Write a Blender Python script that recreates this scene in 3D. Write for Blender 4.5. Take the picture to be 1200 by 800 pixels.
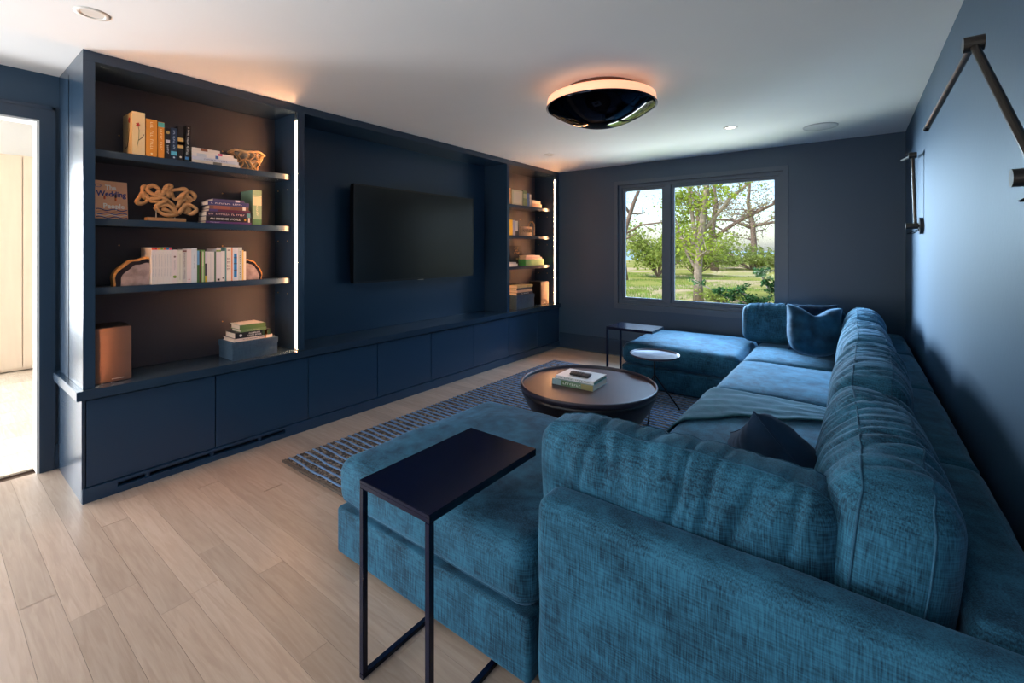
import bpy, bmesh, math, random
from mathutils import Vector, Matrix, noise, Euler
for o in list(bpy.data.objects): bpy.data.objects.remove(o, do_unlink=True)
S = bpy.context.scene
C = S.collection
PI = math.pi

# ------------------------------------------------------------ camera
cam = bpy.data.cameras.new('camera'); camo = bpy.data.objects.new('camera', cam); C.objects.link(camo)
cam.sensor_width = 36.0; cam.lens = 529 / 1200 * 36.0
cam.shift_x = 0.0; cam.shift_y = -108 / 1200; cam.clip_start = 0.02; cam.clip_end = 2000
camo.location = (0, 0, 1.395)
camo.rotation_euler = (PI / 2, 0, math.atan(400 / 529))
S.camera = camo

# ------------------------------------------------------------ view
S.view_settings.view_transform = 'Standard'; S.view_settings.look = 'None'
S.view_settings.gamma = 1.0; S.view_settings.exposure = 0.0
S.view_settings.use_curve_mapping = False

# ------------------------------------------------------------ world
W = bpy.data.worlds.new('sky'); S.world = W; W.use_nodes = True
wn = W.node_tree; wn.nodes.clear()
sky = wn.nodes.new('ShaderNodeTexSky'); sky.sky_type = 'NISHITA'; sky.sun_disc = False
sky.sun_elevation = math.radians(48); sky.sun_rotation = math.radians(200); sky.dust_density = 1.6; sky.air_density = 1.0; sky.ozone_density = 2.2
bg = wn.nodes.new('ShaderNodeBackground'); bg.inputs[1].default_value = 0.30
wo = wn.nodes.new('ShaderNodeOutputWorld')
wn.links.new(sky.outputs[0], bg.inputs[0]); wn.links.new(bg.outputs[0], wo.inputs[0])

def light(name, kind, loc, direction, energy, color, size=1, size_y=None, angle=None, spread=None):
    l = bpy.data.lights.new(name, kind); l.energy = energy; l.color = color
    if kind == 'AREA':
        l.shape = 'RECTANGLE' if size_y else 'SQUARE'; l.size = size
        if size_y: l.size_y = size_y
        if spread: l.spread = math.radians(spread)
    if kind == 'SUN' and angle: l.angle = math.radians(angle)
    o = bpy.data.objects.new(name, l); C.objects.link(o); o.location = loc
    o.rotation_euler = Vector(direction).to_track_quat('-Z', 'Z').to_euler()
    return o
light('sun', 'SUN', (0, 0, 30), (0.45, 0.62, -1.15), 4.2, (1, .95, .86), angle=0.6)
# added fill lamps, all out of view: rear, hall and outside the back window
light('fill_rear', 'AREA', (-2.0, -2.95, 1.45), (0.1, 1, -0.05), 38, (.82, .92, 1), 2.8, 1.8)  # unseen rear source, added to light the room from behind the camera
light('fill_rear_low', 'AREA', (-2.0, -3.3, .25), (0.1, 1, .85), 300, (.90, .95, 1), 3.4, 1.4)  # added low lamp aimed upward to brighten the ceiling, no terrace behind it
light('fill_hall', 'AREA', (-5.6, -3.3, 1.9), (-0.05, 1, -0.25), 60, (1, .98, .95), 2.2, 1.8)  # put in beyond a hall opening out of view to brighten the hall
light('fill_hall_far', 'AREA', (-8.9, -1.5, 1.35), (1, .12, 0.0), 430, (.88, .95, 1), 2.2, 2.1)  # added hall source for the end panel's reflection and the right wall
light('fill_hall_low', 'AREA', (-5.3, -1.3, .35), (1, .45, .45), 125, (.93, .96, 1), 1.6, .6)  # added low lamp standing in for floor bounce onto the ceiling
light('fill_above_window', 'AREA', (-1.5, 7.6, 3.75), (0.0, -1, -0.62), 720, (.42, .68, 1), 3.0, 1.8)  # extra lamp above the view, added to boost skylight on the sofa
light('fill_garden_side', 'AREA', (-6.1, 9.2, 2.6), (1, -.92, -0.10), 4600, (.55, .78, 1), 2.6, 3.0)  # extra lamp left of the view, added to brighten the right wall
light('fill_below_sill', 'AREA', (-1.55, 6.35, .15), (0, -1, .85), 120, (.86, .93, 1), 2.2, .7)  # added under the sill line to throw bounce light up at the ceiling

# ------------------------------------------------------------ materials
MT = {}
def _new(name):
    m = bpy.data.materials.new(name); m.use_nodes = True
    nt = m.node_tree; b = nt.nodes['Principled BSDF']
    return m, nt, b
def srgb(c):
    return tuple((x / 255 / 12.92) if x / 255 <= .04045 else ((x / 255 + .055) / 1.055) ** 2.4 for x in c) + (1,)
def mat(name, col, rough=.5, metal=0, spec=.5, var=0, scale=8, bump=0, bscale=60, emit=0, coat=0, stretch=None):
    if name in MT: return MT[name]
    m, nt, b = _new(name); c = srgb(col)
    b.inputs['Base Color'].default_value = c; b.inputs['Roughness'].default_value = rough
    b.inputs['Metallic'].default_value = metal; b.inputs['Specular IOR Level'].default_value = spec
    b.inputs['Coat Weight'].default_value = coat
    if emit:
        b.inputs['Emission Color'].default_value = c; b.inputs['Emission Strength'].default_value = emit
    tc = nt.nodes.new('ShaderNodeTexCoord'); mp = nt.nodes.new('ShaderNodeMapping')
    nt.links.new(tc.outputs['Object'], mp.inputs[0])
    if stretch: mp.inputs['Scale'].default_value = stretch
    if var:
        n = nt.nodes.new('ShaderNodeTexNoise'); n.inputs['Scale'].default_value = scale; n.inputs['Detail'].default_value = 4
        r = nt.nodes.new('ShaderNodeValToRGB')
        r.color_ramp.elements[0].position = .3; r.color_ramp.elements[1].position = .7
        r.color_ramp.elements[0].color = tuple(x * (1 - var) for x in c[:3]) + (1,)
        r.color_ramp.elements[1].color = tuple(min(1, x * (1 + var)) for x in c[:3]) + (1,)
        nt.links.new(mp.outputs[0], n.inputs[0]); nt.links.new(n.outputs[0], r.inputs[0]); nt.links.new(r.outputs[0], b.inputs['Base Color'])
    if bump:
        n = nt.nodes.new('ShaderNodeTexNoise'); n.inputs['Scale'].default_value = bscale; n.inputs['Detail'].default_value = 3
        bp = nt.nodes.new('ShaderNodeBump'); bp.inputs['Strength'].default_value = bump; bp.inputs['Distance'].default_value = .004
        nt.links.new(mp.outputs[0], n.inputs[0]); nt.links.new(n.outputs[0], bp.inputs['Height']); nt.links.new(bp.outputs[0], b.inputs['Normal'])
    MT[name] = m
    return m

def fabric(name, dark, lightc, sheen=.5, rough=.8, streak=1.0, bump=.5, tint=(140, 185, 225)):
    m, nt, b = _new(name); L = nt.links
    tc = nt.nodes.new('ShaderNodeTexCoord')
    def ns(sc, scale, det=3):
        mp = nt.nodes.new('ShaderNodeMapping'); mp.inputs['Scale'].default_value = sc
        n = nt.nodes.new('ShaderNodeTexNoise'); n.inputs['Scale'].default_value = scale; n.inputs['Detail'].default_value = det
        L.new(tc.outputs['Object'], mp.inputs[0]); L.new(mp.outputs[0], n.inputs[0]); return n.outputs[0]
    a = ns((1, 1, .07), 300); c = ns((.07, .07, 1), 240); d = ns((1, 1, 1), 9, 7)
    def mth(op, x, y):
        k = nt.nodes.new('ShaderNodeMath'); k.operation = op
        for i, v in enumerate((x, y)):
            if isinstance(v, (int, float)): k.inputs[i].default_value = v
            else: L.new(v, k.inputs[i])
        return k.outputs[0]
    w = mth('MULTIPLY', mth('ADD', a, mth('MULTIPLY', c, .7)), .62 * streak)
    t = mth('ADD', w, mth('MULTIPLY', d, .5 if streak else 1))
    r = nt.nodes.new('ShaderNodeValToRGB')
    mid = .5 * (.62 * 1.7 * streak) + .5 * (.5 if streak else 1)
    r.color_ramp.elements[0].position = mid - .16; r.color_ramp.elements[1].position = mid + .16
    r.color_ramp.elements[0].color = srgb(dark); r.color_ramp.elements[1].color = srgb(lightc)
    L.new(t, r.inputs[0]); L.new(r.outputs[0], b.inputs['Base Color'])
    b.inputs['Roughness'].default_value = rough; b.inputs['Specular IOR Level'].default_value = .25
    b.inputs['Sheen Weight'].default_value = sheen; b.inputs['Sheen Roughness'].default_value = .38
    b.inputs['Sheen Tint'].default_value = srgb(tint)
    bp = nt.nodes.new('ShaderNodeBump'); bp.inputs['Strength'].default_value = bump; bp.inputs['Distance'].default_value = .003
    L.new(w, bp.inputs['Height']); L.new(bp.outputs[0], b.inputs['Normal'])
    MT[name] = m; return m

def oak(name, c1, c2, c3, rough=.42):
    m, nt, b = _new(name); L = nt.links
    tc = nt.nodes.new('ShaderNodeTexCoord'); oi = nt.nodes.new('ShaderNodeObjectInfo')
    add = nt.nodes.new('ShaderNodeVectorMath'); add.operation = 'ADD'
    cmb = nt.nodes.new('ShaderNodeCombineXYZ')
    mu = nt.nodes.new('ShaderNodeMath'); mu.operation = 'MULTIPLY'; mu.inputs[1].default_value = 37
    L.new(oi.outputs['Random'], mu.inputs[0]); L.new(mu.outputs[0], cmb.inputs[0]); L.new(mu.outputs[0], cmb.inputs[2])
    L.new(tc.outputs['Object'], add.inputs[0]); L.new(cmb.outputs[0], add.inputs[1])
    mp = nt.nodes.new('ShaderNodeMapping'); mp.inputs['Scale'].default_value = (1.3, 16, 16); L.new(add.outputs[0], mp.inputs[0])
    n = nt.nodes.new('ShaderNodeTexNoise'); n.inputs['Scale'].default_value = 3.2; n.inputs['Detail'].default_value = 6; n.inputs['Distortion'].default_value = 1.0
    L.new(mp.outputs[0], n.inputs[0])
    r = nt.nodes.new('ShaderNodeValToRGB'); e = r.color_ramp.elements
    e[0].position = .33; e[0].color = srgb(c1); e[1].position = .68; e[1].color = srgb(c3)
    k = e.new(.5); k.color = srgb(c2)
    L.new(n.outputs[0], r.inputs[0])
    hs = nt.nodes.new('ShaderNodeHueSaturation')
    mr = nt.nodes.new('ShaderNodeMapRange'); mr.inputs[3].default_value = .86; mr.inputs[4].default_value = 1.10
    L.new(oi.outputs['Random'], mr.inputs[0]); L.new(mr.outputs[0], hs.inputs['Value']); L.new(r.outputs[0], hs.inputs['Color'])
    L.new(hs.outputs[0], b.inputs['Base Color'])
    b.inputs['Roughness'].default_value = rough
    mp2 = nt.nodes.new('ShaderNodeMapping'); mp2.inputs['Scale'].default_value = (6, 160, 160); L.new(add.outputs[0], mp2.inputs[0])
    n2 = nt.nodes.new('ShaderNodeTexNoise'); n2.inputs['Scale'].default_value = 2; L.new(mp2.outputs[0], n2.inputs[0])
    bp = nt.nodes.new('ShaderNodeBump'); bp.inputs['Strength'].default_value = .15; bp.inputs['Distance'].default_value = .001
    L.new(n2.outputs[0], bp.inputs['Height']); L.new(bp.outputs[0], b.inputs['Normal'])
    MT[name] = m; return m

PAINT = mat('navy_paint', (40, 59, 78), .24, spec=.5)
INNER = mat('bookcase_interior_paint', (60, 62, 70), .55, spec=.4)
WALLP = mat('navy_wall_paint', (40, 66, 88), .42, spec=.5, var=.05, scale=2, bump=.08, bscale=40)
DOORP = mat('navy_door_paint', (32, 60, 86), .36, spec=.5, bump=.03, bscale=12)
FRAMEP = mat('grey_blue_window_paint', (66, 82, 98), .4)
CEIL = mat('white_ceiling_paint', (226, 226, 226), .8, var=.01, scale=3)
WHITE = mat('white_paint', (238, 236, 232), .5)
OAK = oak('oak_floor', (170, 148, 130), (178, 157, 139), (185, 165, 148), .38)
OAKH = oak('hall_oak', (196, 178, 158), (208, 192, 172), (218, 204, 186), .45)
PALEW = mat('pale_maple_veneer', (226, 204, 180), .5, var=.04, scale=3, stretch=(6, 6, .5))
SOFA = fabric('teal_chenille', (12, 46, 64), (46, 106, 132), sheen=.42)
PIPE = fabric('piping_chenille', (20, 56, 76), (38, 84, 108), sheen=.3, streak=.6)
VELVET = fabric('dark_velvet', (5, 26, 46), (10, 44, 70), sheen=.25, streak=0, bump=0)
THROW = fabric('teal_knit', (22, 64, 74), (42, 92, 102), sheen=.35, streak=1)
NAVYMET = mat('navy_lacquered_metal', (7, 17, 42), .2, metal=.0, spec=.28)
BLACKMET = mat('black_metal', (22, 22, 26), .35, metal=.6)
BRONZE = mat('dark_bronze', (78, 72, 66), .32, metal=.9)
BRASS = mat('brass_pin', (190, 150, 90), .3, metal=1)
ESP = mat('espresso_wood', (78, 56, 54), .42, spec=.4, var=.08, scale=5)
ESPD = mat('espresso_shell', (26, 24, 30), .35)
SCREEN = mat('tv_screen', (6, 8, 10), .28, spec=.35)
PLAST = mat('black_plastic', (14, 14, 16), .4)
PAGES = mat('book_pages', (228, 214, 196), .8, var=.05, scale=40, stretch=(1, 1, 12))
LED = mat('led_strip', (255, 182, 126), .5, emit=165)
GLOW = mat('amber_glow', (255, 190, 150), .5, emit=1.0)
LAMPON = mat('downlight_on', (255, 245, 235), .5, emit=4)
LAMPOFF = mat('downlight_lens', (214, 208, 200), .5)
CHROMED = mat('dark_mirror_glass', (28, 30, 38), .06, metal=1.0)
COPPER = mat('copper_fabric', (108, 82, 70), .6, var=.06, scale=9, bump=.2, bscale=300)
DARKBOX = mat('black_cabinet', (24, 22, 24), .5)
CLOTHBOX = fabric('blue_linen_box', (50, 74, 94), (66, 92, 112), sheen=.1, streak=1)
WOODS = mat('carved_wood', (190, 146, 98), .6, var=.18, scale=22, bump=.3, bscale=60, stretch=(1, 1, 3))
STEEL = mat('brushed_steel', (196, 190, 182), .35, metal=.8)

def glass():
    m, nt, b = _new('window_glass'); nt.nodes.remove(b); L = nt.links
    t = nt.nodes.new('ShaderNodeBsdfTransparent'); g = nt.nodes.new('ShaderNodeBsdfGlossy'); g.inputs['Roughness'].default_value = .02
    f = nt.nodes.new('ShaderNodeFresnel'); f.inputs[0].default_value = 1.12
    mx = nt.nodes.new('ShaderNodeMixShader'); o = nt.nodes['Material Output']
    L.new(f.outputs[0], mx.inputs[0]); L.new(t.outputs[0], mx.inputs[1]); L.new(g.outputs[0], mx.inputs[2]); L.new(mx.outputs[0], o.inputs[0])
    return m
GLASS = glass()

# ------------------------------------------------------------ helpers
def link(name, me, m, parent=None):
    o = bpy.data.objects.new(name, me); C.objects.link(o)
    if m and not me.materials: me.materials.append(m)
    if parent: o.parent = parent
    return o
def obj(name, bm, m, parent=None, smooth=False, bevel=0, seg=2):
    if bevel:
        bmesh.ops.bevel(bm, geom=[e for e in bm.edges], offset=bevel, segments=seg, affect='EDGES', clamp_overlap=True)
    bmesh.ops.recalc_face_normals(bm, faces=bm.faces)
    me = bpy.data.meshes.new(name); bm.to_mesh(me); bm.free()
    if smooth:
        for p in me.polygons: p.use_smooth = True
    return link(name, me, m, parent)
def thing(name, label, cat, loc=(0, 0, 0), rotz=0, group=None):
    o = bpy.data.objects.new(name, None); C.objects.link(o); o.empty_display_size = .05
    o.location = loc; o.rotation_euler = (0, 0, rotz)
    o['label'] = label; o['category'] = cat
    if group: o['group'] = group
    return o
def tag(o, label, cat, group=None):
    o['label'] = label; o['category'] = cat
    if group: o['group'] = group
    return o
def struct(name, bm, m, parent=None, **k):
    o = obj(name, bm, m, parent, **k)
    if not parent: o['kind'] = 'structure'
    return o
def box(bm, x0, x1, y0, y1, z0, z1):
    v = [bm.verts.new(p) for p in ((x0, y0, z0), (x1, y0, z0), (x1, y1, z0), (x0, y1, z0), (x0, y0, z1), (x1, y0, z1), (x1, y1, z1), (x0, y1, z1))]
    for f in ((0, 3, 2, 1), (4, 5, 6, 7), (0, 1, 5, 4), (1, 2, 6, 5), (2, 3, 7, 6), (3, 0, 4, 7)): bm.faces.new([v[i] for i in f])
    return bm
def B(*a):
    bm = bmesh.new()
    if isinstance(a[0], (tuple, list)):
        for q in a: box(bm, *q)
    else: box(bm, *a)
    return bm
def tube(bm, pts, r, n=8, closed=False, cap=True):
    pts = [Vector(p) for p in pts]; rs = r if isinstance(r, (list, tuple)) else [r] * len(pts)
    N = len(pts); rings = []; up = None
    for i, p in enumerate(pts):
        if closed: t = pts[(i + 1) % N] - pts[i - 1]
        else: t = pts[min(i + 1, N - 1)] - pts[max(i - 1, 0)]
        if t.length < 1e-9: t = Vector((0, 0, 1))
        t.normalize()
        if up is None:
            up = Vector((0, 0, 1)) if abs(t.z) < .9 else Vector((1, 0, 0))
        a = up - t * up.dot(t)
        if a.length < 1e-5: a = t.orthogonal()
        a.normalize(); b_ = t.cross(a); up = a
        rings.append([bm.verts.new(p + (a * math.cos(2 * PI * k / n) + b_ * math.sin(2 * PI * k / n)) * rs[i]) for k in range(n)])
    for i in range(N if closed else N - 1):
        A, D = rings[i], rings[(i + 1) % N]
        for k in range(n): bm.faces.new((A[k], A[(k + 1) % n], D[(k + 1) % n], D[k]))
    if cap and not closed:
        bm.faces.new(rings[0][::-1]); bm.faces.new(rings[-1])
    return bm
def T(pts, r, n=8, **k): return tube(bmesh.new(), pts, r, n, **k)
def lathe(bm, prof, n=48, c=(0, 0)):
    rings = []
    for r, z in prof:
        if r < 1e-6: rings.append([bm.verts.new((c[0], c[1], z))])
        else: rings.append([bm.verts.new((c[0] + r * math.cos(2 * PI * k / n), c[1] + r * math.sin(2 * PI * k / n), z)) for k in range(n)])
    for A, D in zip(rings, rings[1:]):
        for k in range(n):
            if len(A) == 1 and len(D) == 1: continue
            if len(A) == 1: bm.faces.new((A[0], D[k], D[(k + 1) % n]))
            elif len(D) == 1: bm.faces.new((A[k], A[(k + 1) % n], D[0]))
            else: bm.faces.new((A[k], A[(k + 1) % n], D[(k + 1) % n], D[k]))
    return bm
def LA(prof, n=48, c=(0, 0)): return lathe(bmesh.new(), prof, n, c)
def poly_prism(bm, pts, off):
    off = Vector(off); a = [bm.verts.new(p) for p in pts]; b_ = [bm.verts.new(Vector(p) + off) for p in pts]
    bm.faces.new(a); bm.faces.new(b_[::-1]); n = len(pts)
    for i in range(n): bm.faces.new((a[i], b_[i], b_[(i + 1) % n], a[(i + 1) % n]))
    return bm
def shade_auto(o, ang=35):
    for p in o.data.polygons: p.use_smooth = True
    me = o.data
    bm = bmesh.new(); bm.from_mesh(me)
    for e in bm.edges:
        if len(e.link_faces) == 2 and e.calc_face_angle(0) > math.radians(ang): e.smooth = False
    bm.to_mesh(me); bm.free()
    return o
LEGIBLE = ('The', 'Wedding', 'People', 'AN IMMENSE WORLD', 'COMPLETE\nCOOK BOOK')
def print_marks(body, size, m, parent, mtx, name, width):
    # worn, unreadable print: short strokes in place of letters
    rnd = random.Random(len(body) * 7 + int(size * 1e5)); lines = body.split('\n'); w = width or size * .6 * len(lines[0]); V = []; F = []
    lh = size if len(lines) == 1 else size * 1.1
    for q, ln in enumerate(lines):
        zc = ((len(lines) - 1) / 2 - q) * lh; n = max(3, len(ln)); st = w / n
        for i, ch in enumerate(ln):
            if ch == ' ': continue
            x = -w / 2 + i * st; up = lh * .30 * rnd.uniform(.75, 1.1)
            for (a, b_, c, d) in ((x, x + st * .28, -up, up), (x + st * .28, x + st * .72, *((up * .55, up) if rnd.random() < .5 else (-up, -up * .55)))):
                k = len(V); V += [(a, zc + c, 0), (b_, zc + c, 0), (b_, zc + d, 0), (a, zc + d, 0)]; F.append((k, k + 1, k + 2, k + 3))
    me = bpy.data.meshes.new(name); me.from_pydata(V, [], F); me.transform(mtx); return link(name, me, m, parent)
def text(body, size, m, parent, mtx, name='title', width=None, bold=0, extr=.0003):
    if body not in LEGIBLE: return print_marks(body, size, m, parent, mtx, 'worn_print', width)
    cu = bpy.data.curves.new('t', 'FONT'); cu.body = body; cu.size = size; cu.align_x = 'CENTER'; cu.align_y = 'CENTER'; cu.extrude = extr; cu.offset = bold; cu.resolution_u = 2
    to = bpy.data.objects.new('t', cu); C.objects.link(to)
    dg = bpy.context.evaluated_depsgraph_get()
    me = bpy.data.meshes.new_from_object(to.evaluated_get(dg)); bpy.data.objects.remove(to)
    me.name = name; me.materials.clear()
    if width:
        xs = [v.co.x for v in me.vertices]
        if xs:
            k = width / max(1e-6, max(xs) - min(xs)); me.transform(Matrix.Diagonal((k, 1, 1, 1)))
    me.transform(mtx)
    return link(name, me, m, parent)
def frame_m(origin, xa, ya):
    xa = Vector(xa).normalized(); ya = Vector(ya).normalized(); za = xa.cross(ya)
    m = Matrix.Identity(4)
    for i in range(3): m[i][0], m[i][1], m[i][2], m[i][3] = xa[i], ya[i], za[i], origin[i]
    return m

# soft upholstered box ----------------------------------------------------
class Soft:
    def __init__(s, x0, x1, y0, y1, z0, z1, r=.05, crown=(0, 0, .03), res=.04, wr=None, under=0, round_seg=4):
        s.c = Vector(((x0 + x1) / 2, (y0 + y1) / 2, (z0 + z1) / 2)); s.h = Vector(((x1 - x0) / 2, (y1 - y0) / 2, (z1 - z0) / 2))
        s.r = min(r, *(s.h * .98)); s.crown = crown; s.res = res; s.wr = wr; s.under = under; s.rs = round_seg
    def f(s, p):
        h, r = s.h, s.r; q = Vector(p)
        inner = Vector([max(-(h[i] - r), min(h[i] - r, q[i])) for i in range(3)])
        d = q - inner
        if d.length > 1e-9: q = inner + d.normalized() * r
        u = [max(-1, min(1, q[i] / h[i])) for i in range(3)]
        o = q.copy(); cr = s.crown
        o.x += cr[0] * u[0] * (1 - u[1] ** 2) * (1 - u[2] ** 2)
        o.y += cr[1] * u[1] * (1 - u[0] ** 2) * (1 - u[2] ** 2)
        cz = cr[2] if u[2] > 0 else cr[2] * s.under
        o.z += cz * u[2] * (1 - abs(u[0]) ** 2.6) * (1 - abs(u[1]) ** 2.6)
        if s.wr: o += s.wr(o, u, s)
        return o + s.c
    def axis(s, i):
        h, r = s.h[i], s.r; n = max(2, int(round((2 * h - 2 * r) / s.res)))
        L = [-h + r * (1 - math.cos(PI / 2 * k / s.rs)) if False else -h + r * k / s.rs for k in range(s.rs)]
        L += [-(h - r) + (2 * h - 2 * r) * k / n for k in range(n + 1)]
        L += [h - r + r * (k + 1) / s.rs for k in range(s.rs)]
        return L
    def mesh(s):
        bm = bmesh.new(); ax = [s.axis(i) for i in range(3)]; cache = {}
        def V(i, j, k):
            key = (i, j, k)
            if key not in cache: cache[key] = bm.verts.new(s.f((ax[0][i], ax[1][j], ax[2][k])))
            return cache[key]
        N = [len(a) - 1 for a in ax]
        for k in (0, N[2]):
            for i in range(N[0]):
                for j in range(N[1]): bm.faces.new((V(i, j, k), V(i + 1, j, k), V(i + 1, j + 1, k), V(i, j + 1, k)))
        for j in (0, N[1]):
            for i in range(N[0]):
                for k in range(N[2]): bm.faces.new((V(i, j, k), V(i + 1, j, k), V(i + 1, j, k + 1), V(i, j, k + 1)))
        for i in (0, N[0]):
            for j in range(N[1]):
                for k in range(N[2]): bm.faces.new((V(i, j, k), V(i, j + 1, k), V(i, j + 1, k + 1), V(i, j, k + 1)))
        return bm
def wr_soft(amp=.004, fr=5, seed=0):
    def w(o, u, s):
        p = (o + s.c) * fr + Vector((seed, seed * 2, 0)); n = noise.noise(p) * amp
        return Vector((u[0], u[1], u[2])) * n
    return w

# ------------------------------------------------------------ room shell
BX, FX, WR, BW, H = -4.05, -3.37, .39, 5.58, 2.495
RY = -2.6
OY0, OY1, OZ = -1.25, .467, 2.2       # doorway in the left wall
struct('ceiling', B(-4.17, WR + .12, RY - .12, BW + .12, H, H + .12), CEIL)
wl = struct('wall_left', B((BX - .12, BX, OY1, BW, 0, H), (BX - .12, BX, RY, OY0, 0, H), (BX - .12, BX, OY0, OY1, OZ, H)), WALLP)
struct('wall_right', B(WR, WR + .12, RY, BW, 0, H), WALLP)
WX0, WX1, WZ0, WZ1 = -2.47, -.60, .69, 2.235   # back window
struct('wall_back', B((BX - .12, WX0, BW, BW + .16, 0, H), (WX1, WR + .12, BW, BW + .16, 0, H), (WX0, WX1, BW, BW + .16, 0, WZ0), (WX0, WX1, BW, BW + .16, WZ1, H)), WALLP)
RX0, RX1, RZ0, RZ1 = -3.3, -.7, .55, 2.25
struct('wall_rear', B((BX - .12, RX0, RY - .12, RY, 0, H), (RX1, WR + .12, RY - .12, RY, 0, H), (RX0, RX1, RY - .12, RY, 0, RZ0), (RX0, RX1, RY - .12, RY, RZ1, H)), WALLP)
def casing(y):  pass
struct('window_added', B((RX0, RX1, RY - .09, RY - .03, RZ0, RZ0 + .06), (RX0, RX1, RY - .09, RY - .03, RZ1 - .06, RZ1), (RX0, RX0 + .06, RY - .09, RY - .03, RZ0 + .06, RZ1 - .06), (RX1 - .06, RX1, RY - .09, RY - .03, RZ0 + .06, RZ1 - .06), ((RX0 + RX1) / 2 - .03, (RX0 + RX1) / 2 + .03, RY - .09, RY - .03, RZ0 + .06, RZ1 - .06)), FRAMEP)  # unseen rear window, put in as the opening for the rear fill lamps

# floor with separate planks
fl = struct('floor', B(BX - .12, WR + .12, RY - .12, BW + .12, -.14, -.021), mat('subfloor', (90, 70, 56), .8))
random.seed(7)
PW = .108
pm = {}
def plank_mesh(L):
    L = round(L, 2)
    if L not in pm:
        bm = B(0, L - .0008, 0, PW - .0008, -.02, 0)
        me = bpy.data.meshes.new('plank'); bm.to_mesh(me); bm.free(); me.materials.append(OAK); pm[L] = me
    return pm[L]
joints = {0.564: [-1.905], .672: [-2.21, -1.1], .888: [-1.96], .996: [-1.98]}
far_bm = bmesh.new()
k0 = -30
for k in range(k0, 47):
    y = .672 + PW * k
    if y + PW > BW + .01: continue
    x = BX - .02 - random.uniform(0, 1.1); row = []
    while x < WR:
        L = random.choice((.9, 1.1, 1.3, 1.5, 1.8)) ; a = max(x, BX - .02); b_ = min(x + L, WR)
        if b_ - a > .02: row.append((a, b_))
        x += L
    for a, b_ in row:
        if y > .05 and y < 5.3:
            o = bpy.data.objects.new('plank', plank_mesh(b_ - a)); C.objects.link(o); o.location = (a, y, 0); o.parent = fl
        else:
            box(far_bm, a, b_ - .0008, y, y + PW - .0008, -.02, 0)
o = obj('planks_behind_camera', far_bm, OAK, fl); o.name = 'plank_field'; o['kind'] = 'stuff'

# doorway lining and casing
struct('door_1', B((BX - .125, BX + .002, OY1 - .012, OY1, 0, OZ - .012), (BX - .125, BX + .002, OY0, OY0 + .012, 0, OZ - .012), (BX - .125, BX + .002, OY0, OY1, OZ - .012, OZ)), WHITE)
struct('trim_1', B((BX, BX + .012, OY1, OY1 + .066, 0, OZ + .075), (BX, BX + .02, OY1 + .055, OY1 + .07, .17, OZ + .09), (BX, BX + .012, OY0 - .07, OY0, 0, OZ + .075), (BX, BX + .012, OY0, OY1, OZ, OZ + .075), (BX, BX + .02, OY0, OY1 + .07, OZ + .07, OZ + .09)), PAINT)
struct('baseboard_left', B((BX, BX + .014, OY1 + .07, .55, 0, .16), (BX, BX + .014, RY, OY0 - .07, 0, .16)), PAINT, bevel=.002)
struct('baseboard_back', B(FX + .01, WR, BW - .015, BW, 0, .21), PAINT, bevel=.003)
struct('baseboard_right', B(WR - .015, WR, RY, BW - .016, 0, .21), PAINT, bevel=.003)

# hall beyond the doorway
hf = struct('floor_hall', B(-9, BX - .12, -4, 4, -.14, -.012), mat('subfloor', (90, 70, 56), .8))
hm = {}
for i in range(12):
    for j in range(3):
        x0 = BX - .12 - (i + 1) * .40; y0 = -2.6 + (i % 2) * .7 + j * 1.9
        if 'h' not in hm:
            bm = B(0, .397, 0, 1.896, -.011, 0); me = bpy.data.meshes.new('hall_tile'); bm.to_mesh(me); bm.free(); me.materials.append(OAKH); hm['h'] = me
        o = bpy.data.objects.new('hall_plank', hm['h']); C.objects.link(o); o.location = (x0, y0, 0); o.parent = hf
struct('ceiling_hall', B(-9, BX - .12, -4, 4, 3.0, 3.1), WHITE)
struct('wall_hall_far', B((-8.2, -8.0, -4, -2.6, 0, 3.0), (-8.2, -8.0, -.35, 4, 0, 3.0), (-8.2, -8.0, -2.6, -.35, 0, .25), (-8.2, -8.0, -2.6, -.35, 2.45, 3.0)), WHITE)  # opening out of view, cut for the added far hall lamp
struct('wall_hall_end', B(-8, BX - .12, 3.2, 3.3, 0, 3.0), WHITE)
struct('wall_hall_side', B(BX - .13, BX - .12, OY1 + .001, 3.2, 0, 3.0), WHITE)
struct('wall_hall_header', B(BX - .13, BX - .12, OY0, OY1, OZ, 3.0), WHITE)
struct('wall_hall_near', B((-8, -6.9, -3.1, -3.0, 0, 3), (-4.4, BX - .12, -3.1, -3.0, 0, 3), (-6.9, -4.4, -3.1, -3.0, 2.75, 3), (-6.9, -4.4, -3.1, -3.0, 0, .8)), WHITE)
cb = thing('hall_cupboard', 'tall pale wood cupboard standing in the bright hall beyond the doorway', 'cupboard', (-7.75, .9, 0))
obj('body', B(-.22, .13, -.5, 1.3, 0.012, 2.47), PALEW, cb)
for y0, y1 in ((-.495, -.16), (-.152, .065), (.075, .68), (.69, 1.295)):
    obj('door', B(.131, .152, y0, y1, .04, 2.45), PALEW, cb, bevel=.002)

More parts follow.
